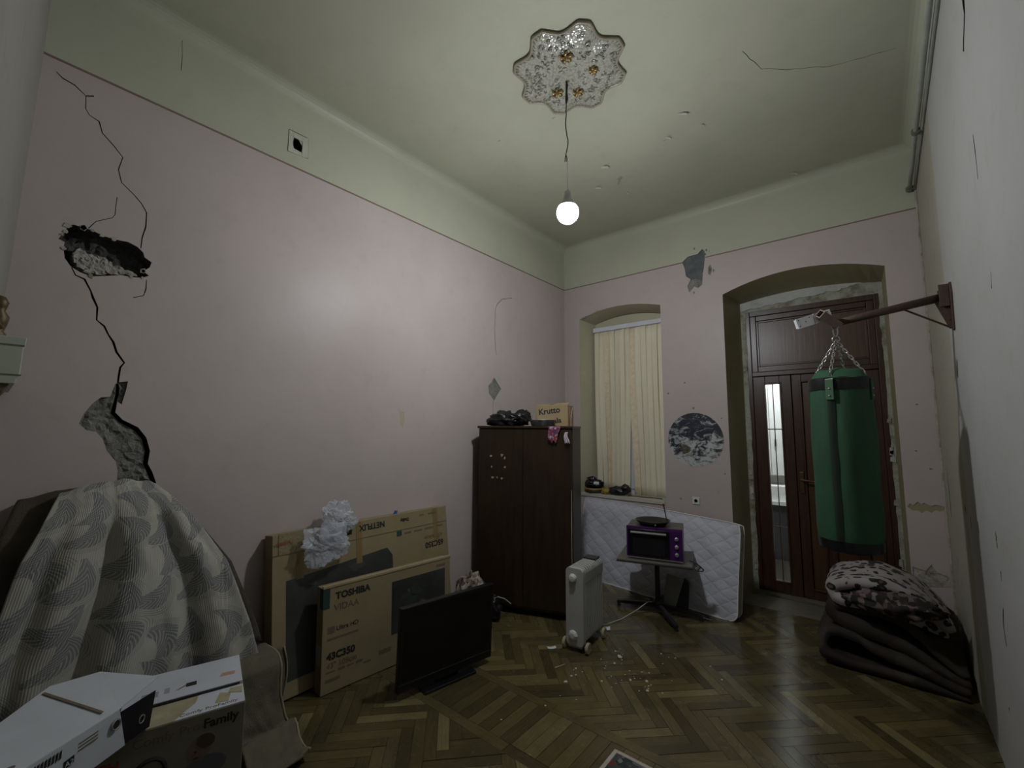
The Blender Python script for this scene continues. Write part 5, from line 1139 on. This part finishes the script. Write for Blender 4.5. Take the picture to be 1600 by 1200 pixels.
fl_ = MB().add([(bw - .005, .018, .012), (bw + .12, .045, -.004), (bw + .135, .045, .125), (bw - .03, .012, bh - .02)], [(0, 1, 2, 3)]).build('black_flap', BKC, wx, solid=.003)
MB().add([(bw - .03, .02, .02), (bw - .03, bdp - .01, .01), (bw - .03, bdp - .01, bh + .02), (bw - .03, .02, bh - .01)], [(0, 1, 2, 3)]).build('black_lining', BKC, wx, solid=.003)
for (cx, cy, cz, m_) in ((bw - .055, -.004, bh - .045, EYE),): MB().tube([(cx + .014 * math.cos(t), cy, cz + .017 * math.sin(t)) for t in [i * PI / 8 for i in range(16)]], .0035, 6, close=True).build('eyelet', m_, wx); MB().lathe([(.013, 0), (.013, .001)], c=(cx, cy + .001, cz), n=14, m=RX90).build('eyelet_hole', INK, wx)
MB().tube([(bw + .072 + .012 * math.cos(t), .030 + .002 * math.cos(t), .055 + .014 * math.sin(t)) for t in [i * PI / 8 for i in range(16)]], .003, 6, close=True).build('eyelet', EYE, wx)
def wprint(u0, u1, v0, v1, m=INK): MB().add([(u0, -.003, v0), (u1, -.003, v0 + .004), (u1, -.003, v1 + .004), (u0, -.003, v1)], [(0, 1, 2, 3)]).build('small_print', m, wx, solid=.0006)
for i in range(9): wprint(.09 + i * .010, .096 + i * .010, .115, .14)
wprint(.185, .215, .075, .10); text_mesh('lettering', 'A2', WB, wx, (.188, -.0042, .080), (1, 0, 0), (0, 0, 1), .022)
for i in range(3): wprint(.225, .285, .105 + i * .011, .109 + i * .011, INKG)
MB().prism([(.06 + .018 * math.cos(t), .035 + .010 * math.sin(t)) for t in [i * PI / 6 for i in range(12)]], lambda u, v, d: (u, v, bh - .006 + .028 * u + .0556 * v + .069 * u * v + d), .0, .001).build('oval_mark', INKG, wx)
MB().prism([(bw - .085, .03), (bw - .075, .03), (bw - .055, bdp - .03), (bw - .065, bdp - .03)], lambda u, v, d: (u, v, bh - .006 + .028 * u + .0556 * v + .069 * u * v + d), .002, .003).build('printed_strip', INKG, wx)
ca_ = thing('plain_carton', 'plain brown carton at the lower left edge under the white box', 'box', (-1.99, .055, 0)); MB().b2((-.14, -.05, 0), (.10, .045, .60)).build('carton_body', CGREY, ca_, bevel=.004); MB().b2((-.14, -.05, .60), (-.02, .045, .604)).b2((-.016, -.05, .60), (.10, .045, .604)).build('flap', CGREY, ca_)

# ================================================================ WINDOW-SILL THINGS, SOCKET, POSTER, SHELF, VENT
sz = .946
k1 = thing('sill_bundle', 'black bundle over an orange-rimmed tray at the left of the window sill', 'bundle', (-2.905, 5.225, sz))
MB().lathe([(.10, 0), (.115, .02), (.12, .05), (.115, .05), (.10, .01), (.001, .01)], n=28).build('tray', mat('dark_tray', (.05, .035, .03), .5), k1, smooth=True); MB().lathe([(.119, .046), (.124, .05), (.124, .062), (.112, .062)], n=28, cap=False).build('orange_rim', mat('orange_rim', (.40, .22, .05), .5), k1, smooth=True)
lump((0, 0, .115), (.115, .085, .06), 21, .4, 32, 22, 2.6, .8).build('black_cloth', BAGM, k1, smooth=True); lump((-.03, .0, .17), (.06, .05, .035), 23, .5, 24, 16, 2.6, 1).build('black_cloth', BAGM, k1, smooth=True); MB().box((.06, -.04, .128), (.07, .06, .035), .3).build('white_packet', PAP, k1, bevel=.006)
o = lump((0, 0, .03), (.055, .05, .04), 31, .3, 26, 18, 2.6, .72).build('yellow_cloth', mat('yellow_cloth', (.30, .24, .03), .8), None, smooth=True); o.location = (-2.715, 5.18, sz); tag(o, 'crumpled yellow cloth on the window sill between two black bundles', 'cloth')
k2 = thing('black_pouch', 'black soft pouch lying on the window sill under the blind', 'bag', (-2.53, 5.215, sz), .0)
lump((-.03, 0, .045), (.12, .07, .06), 41, .25, 36, 24, 2.2, .72).build('pouch_body', BAGM, k2, smooth=True); lump((.075, .0, .085), (.06, .06, .055), 44, .25, 28, 20, 2.2, 1.2).build('pouch_end', BAGM, k2, smooth=True)
o = MB().tube([(-2.42, 5.2, sz + .006), (-2.33, 5.24, sz + .006), (-2.24, 5.22, sz + .006), (-2.1, 5.25, sz + .006), (-2.0, 5.24, sz + .006)], .005, 6).build('black_cable', BLK, None, smooth=True); tag(o, 'thin black cable lying along the window sill', 'cable')
SOC = mat('white_socket', (.60, .61, .62), .4, var=.04)
so = thing('wall_socket', 'white round-hole power socket on the back wall above the mattress', 'socket', (-1.581, YB, .985))
MB().b2((-.04, -.012, -.04), (.04, 0, .04)).build('plate', SOC, so, bevel=.004); MB().lathe([(.022, .0), (.024, .003), (.019, .003), (.018, -.004), (.001, -.004)], c=(0, -.012, 0), n=20, m=RX90).build('socket_well', SOC, so)
for x in (-.009, .009): MB().lathe([(.003, 0), (.003, .001)], c=(x, -.0095, 0), n=8, m=RX90).build('pin_hole', INK, so)
def planet_mat():
    m, nt, b = new_mat('planet_print'); v = coords(nt, 'Object', (3.3, 3.3, 3.3)); wn_ = N(nt, 'ShaderNodeTexNoise', i_Scale=1.6, i_Detail=5.0, i_Distortion=1.6); nt.links.new(v, wn_.inputs['Vector']); land = noise_n(nt, v, 1.1, 6)
    c = ramp(nt, land, [(.54, (.010, .013, .028)), (.62, (.07, .045, .03)), (.72, (.22, .16, .09))])
    cl = N(nt, 'ShaderNodeTexNoise', i_Scale=2.6, i_Detail=8.0, i_Roughness=.7, i_Distortion=1.2); nt.links.new(coords(nt, 'Object', (3.0, 3.0, 5.5)), cl.inputs['Vector'])
    s = nt.nodes.new('ShaderNodeSeparateXYZ'); nt.links.new(coords(nt), s.inputs[0]); t = math_(nt, 'ADD', cl.outputs[0], math_(nt, 'MULTIPLY', s.outputs[2], -.33))
    c = mix(nt, ramp(nt, t, [(.47, (0, 0, 0)), (.58, (1, 1, 1))]), c, (.44, .46, .45)); nt.links.new(c, b.inputs['Base Color']); b.inputs['Roughness'].default_value = .5; return m
po = thing('planet_poster', 'round cut-out poster of the planet Earth on the pink back wall', 'poster', (-1.569, YB, 1.662))
MB().lathe([(.303, 0), (.303, .003)], n=64, m=RX90).build('poster_disc', planet_mat(), po)
GLD = mat('pale_green_gloss', (.40, .43, .34), .4, var=.06)
sh = thing('wall_shelf', 'pale green moulded wall shelf at the left edge of the picture', 'shelf', (-2.6, .0, 1.93))
MB().prism([(-.04, .0), (.064, .0), (.068, .02), (.075, .03), (.076, .145), (.080, .152), (.082, .178), (.082, .187), (-.04, .187)], lambda u, v, d: (d, u, v), -.68, .0).build('shelf_moulding', GLD, sh, bevel=.003)
MB().prism([(-.04, -.03), (.035, -.03), (.05, .0), (-.04, .0)], lambda u, v, d: (d, u, v), -.66, -.02).build('shelf_bracket', mat('dark_olive_wood', (.10, .085, .05), .6), sh)
for zz in (.032, .150): MB().b2((.0005, -.035, zz), (.0015, .078, zz + .006)).build('moulding_groove', mat('shelf_groove', (.12, .13, .10), .7), sh)
fg = thing('gold_figurine', 'small golden brown figurine on the pale green wall shelf', 'figurine', (-2.72, .0, 2.118)); GF = mat('antique_gold', (.085, .058, .02), .5, .3, vscale=40)
MB().lathe([(.028, 0), (.03, .015), (.02, .03), (.028, .06), (.032, .09), (.018, .115), (.022, .13), (.026, .15), (.016, .172), (.002, .178)], n=18).build('figure', GF, fg, smooth=True); MB().tube([(.02, 0, .08), (.045, .0, .06), (.035, .012, .035)], .008, 7).tube([(-.02, 0, .08), (-.045, .0, .06), (-.035, .012, .035)], .008, 7).build('arm', GF, fg, smooth=True)
VP = mat('vent_plate_paint', (.46, .47, .38), .5)
pf = lambda u, v, d: (XL + d, u, v)
vp = MB().prism([(1.297, 3.858), (1.332, 3.86), (1.328, 4.02), (1.297, 4.035)], pf, 0, .005).prism([(1.402, 3.865), (1.449, 3.872), (1.446, 4.038), (1.400, 4.03)], pf, 0, .005).prism([(1.332, 3.86), (1.402, 3.865), (1.396, 3.895), (1.33, 3.90)], pf, 0, .005).prism([(1.332, 3.99), (1.398, 3.985), (1.40, 4.03), (1.328, 4.02)], pf, 0, .005).build('vent_plate', VP, wl)
MB().tube([(XL + .003, 1.297, 3.858), (XL + .003, 1.449, 3.872), (XL + .003, 1.446, 4.038), (XL + .003, 1.297, 4.035)], .0022, 5, close=True).build('vent_groove', CAVITY, wl)

# ================================================================ FOLDED BLANKETS ON THE RIGHT
def chaikin(P, n=2):
    for _ in range(n): P = [P[0]] + [q for a, b in zip(P, P[1:]) for q in ((.75 * a[0] + .25 * b[0], .75 * a[1] + .25 * b[1]), (.25 * a[0] + .75 * b[0], .25 * a[1] + .75 * b[1]))] + [P[-1]]
    return P
def folded(path, th, y0, y1, warp, ny=22, seed=0):
    P = chaikin(path); n = len(P); L_, R_ = [], []
    for i, p in enumerate(P):
        a, b_ = P[max(0, i - 1)], P[min(n - 1, i + 1)]; t = Vector((b_[0] - a[0], b_[1] - a[1])).normalized(); k = th / 2 * (1 if 0 < i < n - 1 else .5)
        L_.append((p[0] - t.y * k, p[1] + t.x * k)); R_.append((p[0] + t.y * k, p[1] - t.x * k))
    S_ = L_ + R_[::-1]; k = len(S_); mb = MB()
    for j in range(ny):
        s = j / (ny - 1); e = 1 - .5 * (abs(2 * s - 1) ** 8)
        for (x, z) in S_:
            q = Vector((x, 0, z)); nz = .016 * noise.noise(Vector((x * 5, s * 4, z * 9 + seed))) + .010 * noise.noise(Vector((x * 13, s * 9, z * 16 + seed)))
            mb.v.append(tuple(warp(x + nz * 1.5, y0 + (y1 - y0) * s + .03 * noise.noise(Vector((x * 3, z * 6, seed + 3.3 * (s > .5)))), z + nz)))
    for j in range(ny - 1):
        for i in range(k): mb.f.append((j * k + i, j * k + (i + 1) % k, (j + 1) * k + (i + 1) % k, (j + 1) * k + i))
    for j in (0, ny - 1):
        for i in range(n - 1): mb.f.append((j * k + i, j * k + i + 1, j * k + k - 2 - i, j * k + k - 1 - i))
    return mb
BRB = cloth_mat('dark_brown_patterned_plush', [(.020, .012, .009), (.032, .02, .014), (.015, .009, .007), (.045, .036, .022), (.024, .014, .011)], 5)
m, nt, b = new_mat('leopard_plush'); v = coords(nt, 'Object'); wn2 = N(nt, 'ShaderNodeTexNoise', i_Scale=9.0); nt.links.new(v, wn2.inputs['Vector'])
ad = N(nt, 'ShaderNodeVectorMath', operation='MULTIPLY_ADD'); nt.links.new(wn2.outputs['Color'], ad.inputs[0]); ad.inputs[1].default_value = (.06, .06, .06); nt.links.new(v, ad.inputs[2])
vo = N(nt, 'ShaderNodeTexVoronoi', i_Scale=15.0); nt.links.new(ad.outputs[0], vo.inputs['Vector'])
nt.links.new(ramp(nt, vo.outputs['Distance'], [(.0, (.10, .06, .06)), (.18, (.10, .06, .06)), (.20, (.012, .010, .012)), (.40, (.012, .010, .012)), (.44, (.33, .30, .295)), (1, (.37, .34, .33))]), b.inputs['Base Color']); b.inputs['Roughness'].default_value = .9; bump(nt, b, noise_n(nt, v, 160, 3), .4, .006); LEO = m
def warp_b(x, y, z):
    f = smoothstep(.02, .40, x) * smoothstep(.75, .0, y); sh_ = .10 * smoothstep(.0, .4, z) * smoothstep(.5, 0, y)
    return (min(.395, x), y + sh_, max(.004, z * (1 - .62 * f)))
bk = thing('folded_brown_blanket', 'folded dark brown plush blanket on the floor in the right corner', 'blanket', (.0, 4.25, 0))
folded([(.39, .04), (.1, .045), (-.2, .04), (-.36, .055), (-.425, .13), (-.395, .215), (-.29, .245), (-.17, .205), (-.05, .15), (.2, .14), (.38, .13)], .062, .0, .70, warp_b, 26, 1).build('lower_fold', BRB, bk, smooth=True)
folded([(.40, .20), (.15, .225), (-.05, .27), (-.25, .305), (-.345, .345), (-.33, .405), (-.22, .43), (.05, .42), (.26, .375), (.39, .30)], .095, .03, .72, warp_b, 26, 4).build('upper_fold', BRB, bk, smooth=True)
lp = thing('leopard_blanket', 'black and white leopard-print blanket folded on top of the brown one', 'blanket', (-.03, 4.33, .0))
def warp_l(x, y, z):
    a = x / .33; return (min(.40, x), y + .05 * a * a, z - .07 * smoothstep(.0, .36, x) - .03 * a * a)
folded([(.33, .46), (.1, .475), (-.18, .475), (-.29, .49), (-.325, .535), (-.28, .585), (-.15, .615), (.05, .625), (.2, .60), (.31, .54), (.35, .48)], .082, .0, .62, warp_l, 24, 5).build('blanket_body', LEO, lp, smooth=True)
lump((.06, -.01, .515), (.27, .10, .085), 51, .25, 34, 22, 2.6, 1.2).build('tucked_fold', cloth_mat('dark_leopard_lining', [(.03, .02, .018), (.012, .01, .01), (.20, .14, .13), (.02, .014, .013)], 30), lp, smooth=True)

# ================================================================ SMALL RUG CORNER, CRUMBS
def oriental():
    m, nt, b = new_mat('small_oriental_rug'); v = coords(nt); vo = N(nt, 'ShaderNodeTexVoronoi', i_Scale=42.0); nt.links.new(v, vo.inputs['Vector']); vo2 = N(nt, 'ShaderNodeTexVoronoi', i_Scale=9.0); nt.links.new(v, vo2.inputs['Vector'])
    s = nt.nodes.new('ShaderNodeSeparateColor'); nt.links.new(vo.outputs['Color'], s.inputs[0]); c = ramp(nt, s.outputs[0], [(0, (.02, .028, .028)), (.35, (.05, .07, .065)), (.6, (.03, .03, .035)), (.8, (.22, .24, .22)), (.93, (.06, .015, .015))])
    c = mix(nt, ramp(nt, vo2.outputs['Distance'], [(.32, (1, 1, 1)), (.36, (0, 0, 0))]), c, (.16, .03, .03)); nt.links.new(c, b.inputs['Base Color']); b.inputs['Roughness'].default_value = .95; bump(nt, b, noise_n(nt, v, 200, 2), .5, .005); return m
sr_ = thing('small_rug', 'small patterned rug with cream border at the bottom edge', 'rug', (-1.215, 2.378, 0))
MB().b2((.022, -1.2, .0015), (.72, -.022, .009)).build('rug_field', oriental(), sr_, bevel=.002)
CRM = mat('cream_rug_border', (.42, .37, .32), .9, var=.15, vscale=40); MB().b2((0, -1.2, .0015), (.022, 0, .010)).b2((.022, -.022, .0015), (.742, 0, .010)).b2((.72, -1.2, .0015), (.742, -.022, .010)).build('rug_border', CRM, sr_, bevel=.002)
CRUMB = mat('plaster_crumb', (.50, .48, .42), .9, var=.2, vscale=60)
spots = [(-1.642, 3.317, .02), (-1.705, 3.379, .010), (-1.651, 3.093, .008), (-1.348, 3.133, .012), (-1.296, 3.028, .012), (-1.441, 3.074, .010), (-1.815, 2.954, .010), (-1.786, 2.846, .012), (-1.779, 2.758, .013), (-1.411, 3.576, .008), (-1.302, 3.579, .008), (-0.944, 3.495, .010), (-1.058, 3.63, .009), (-1.736, 2.449, .007), (-1.863, 2.164, .007), (-1.419, 3.222, .008), (-1.629, 3.204, .012), (-1.77, 2.881, .009), (-1.59, 2.928, .009), (-1.376, 3.247, .008)]
for i in range(30): spots.append((R.gauss(-1.52, .22), R.gauss(3.12, .2), R.uniform(.003, .007)))
for i in range(5): spots.append((R.gauss(-1.30, .04), R.gauss(3.07, .04), R.uniform(.004, .009)))
base = []
for k in range(5):
    mb = MB(); mb.lathe([(.3, 0), (1.0, .25), (.8, .7), (.3, .9)], n=6); mb.v = [(x * R.uniform(.7, 1.3), y * R.uniform(.5, 1.2), z * R.uniform(.7, 1.2)) for x, y, z in mb.v]
    o = mb.build('plaster_crumb', CRUMB); base.append(o)
cnt = 0
for i, (x, y, s) in enumerate(spots):
    o = base[i] if i < 5 else base[i % 5].copy()
    if i >= 5: COL.objects.link(o)
    o.location = (x, y, .0008); o.scale = (s, s, s * .7); o.rotation_euler = (0, 0, R.random() * 6.28); tag(o, 'tiny pale plaster crumb on the dark parquet', 'crumb', 'plaster crumbs on the parquet')
splt = wood_mat('bare_splinter', (.22, .18, .09), (.34, .28, .15), .7)
o = MB().prism([(0, 0), (.09, .004), (.10, .012), (.01, .014)], lambda u, v, d: (u, v, d), 0, .006).build('wood_splinter', splt); o.location = (-1.93, 2.85, .002); o.rotation_euler = (0, 0, 1.2); tag(o, 'small pale wood splinter on the parquet near the crumbs', 'splinter')
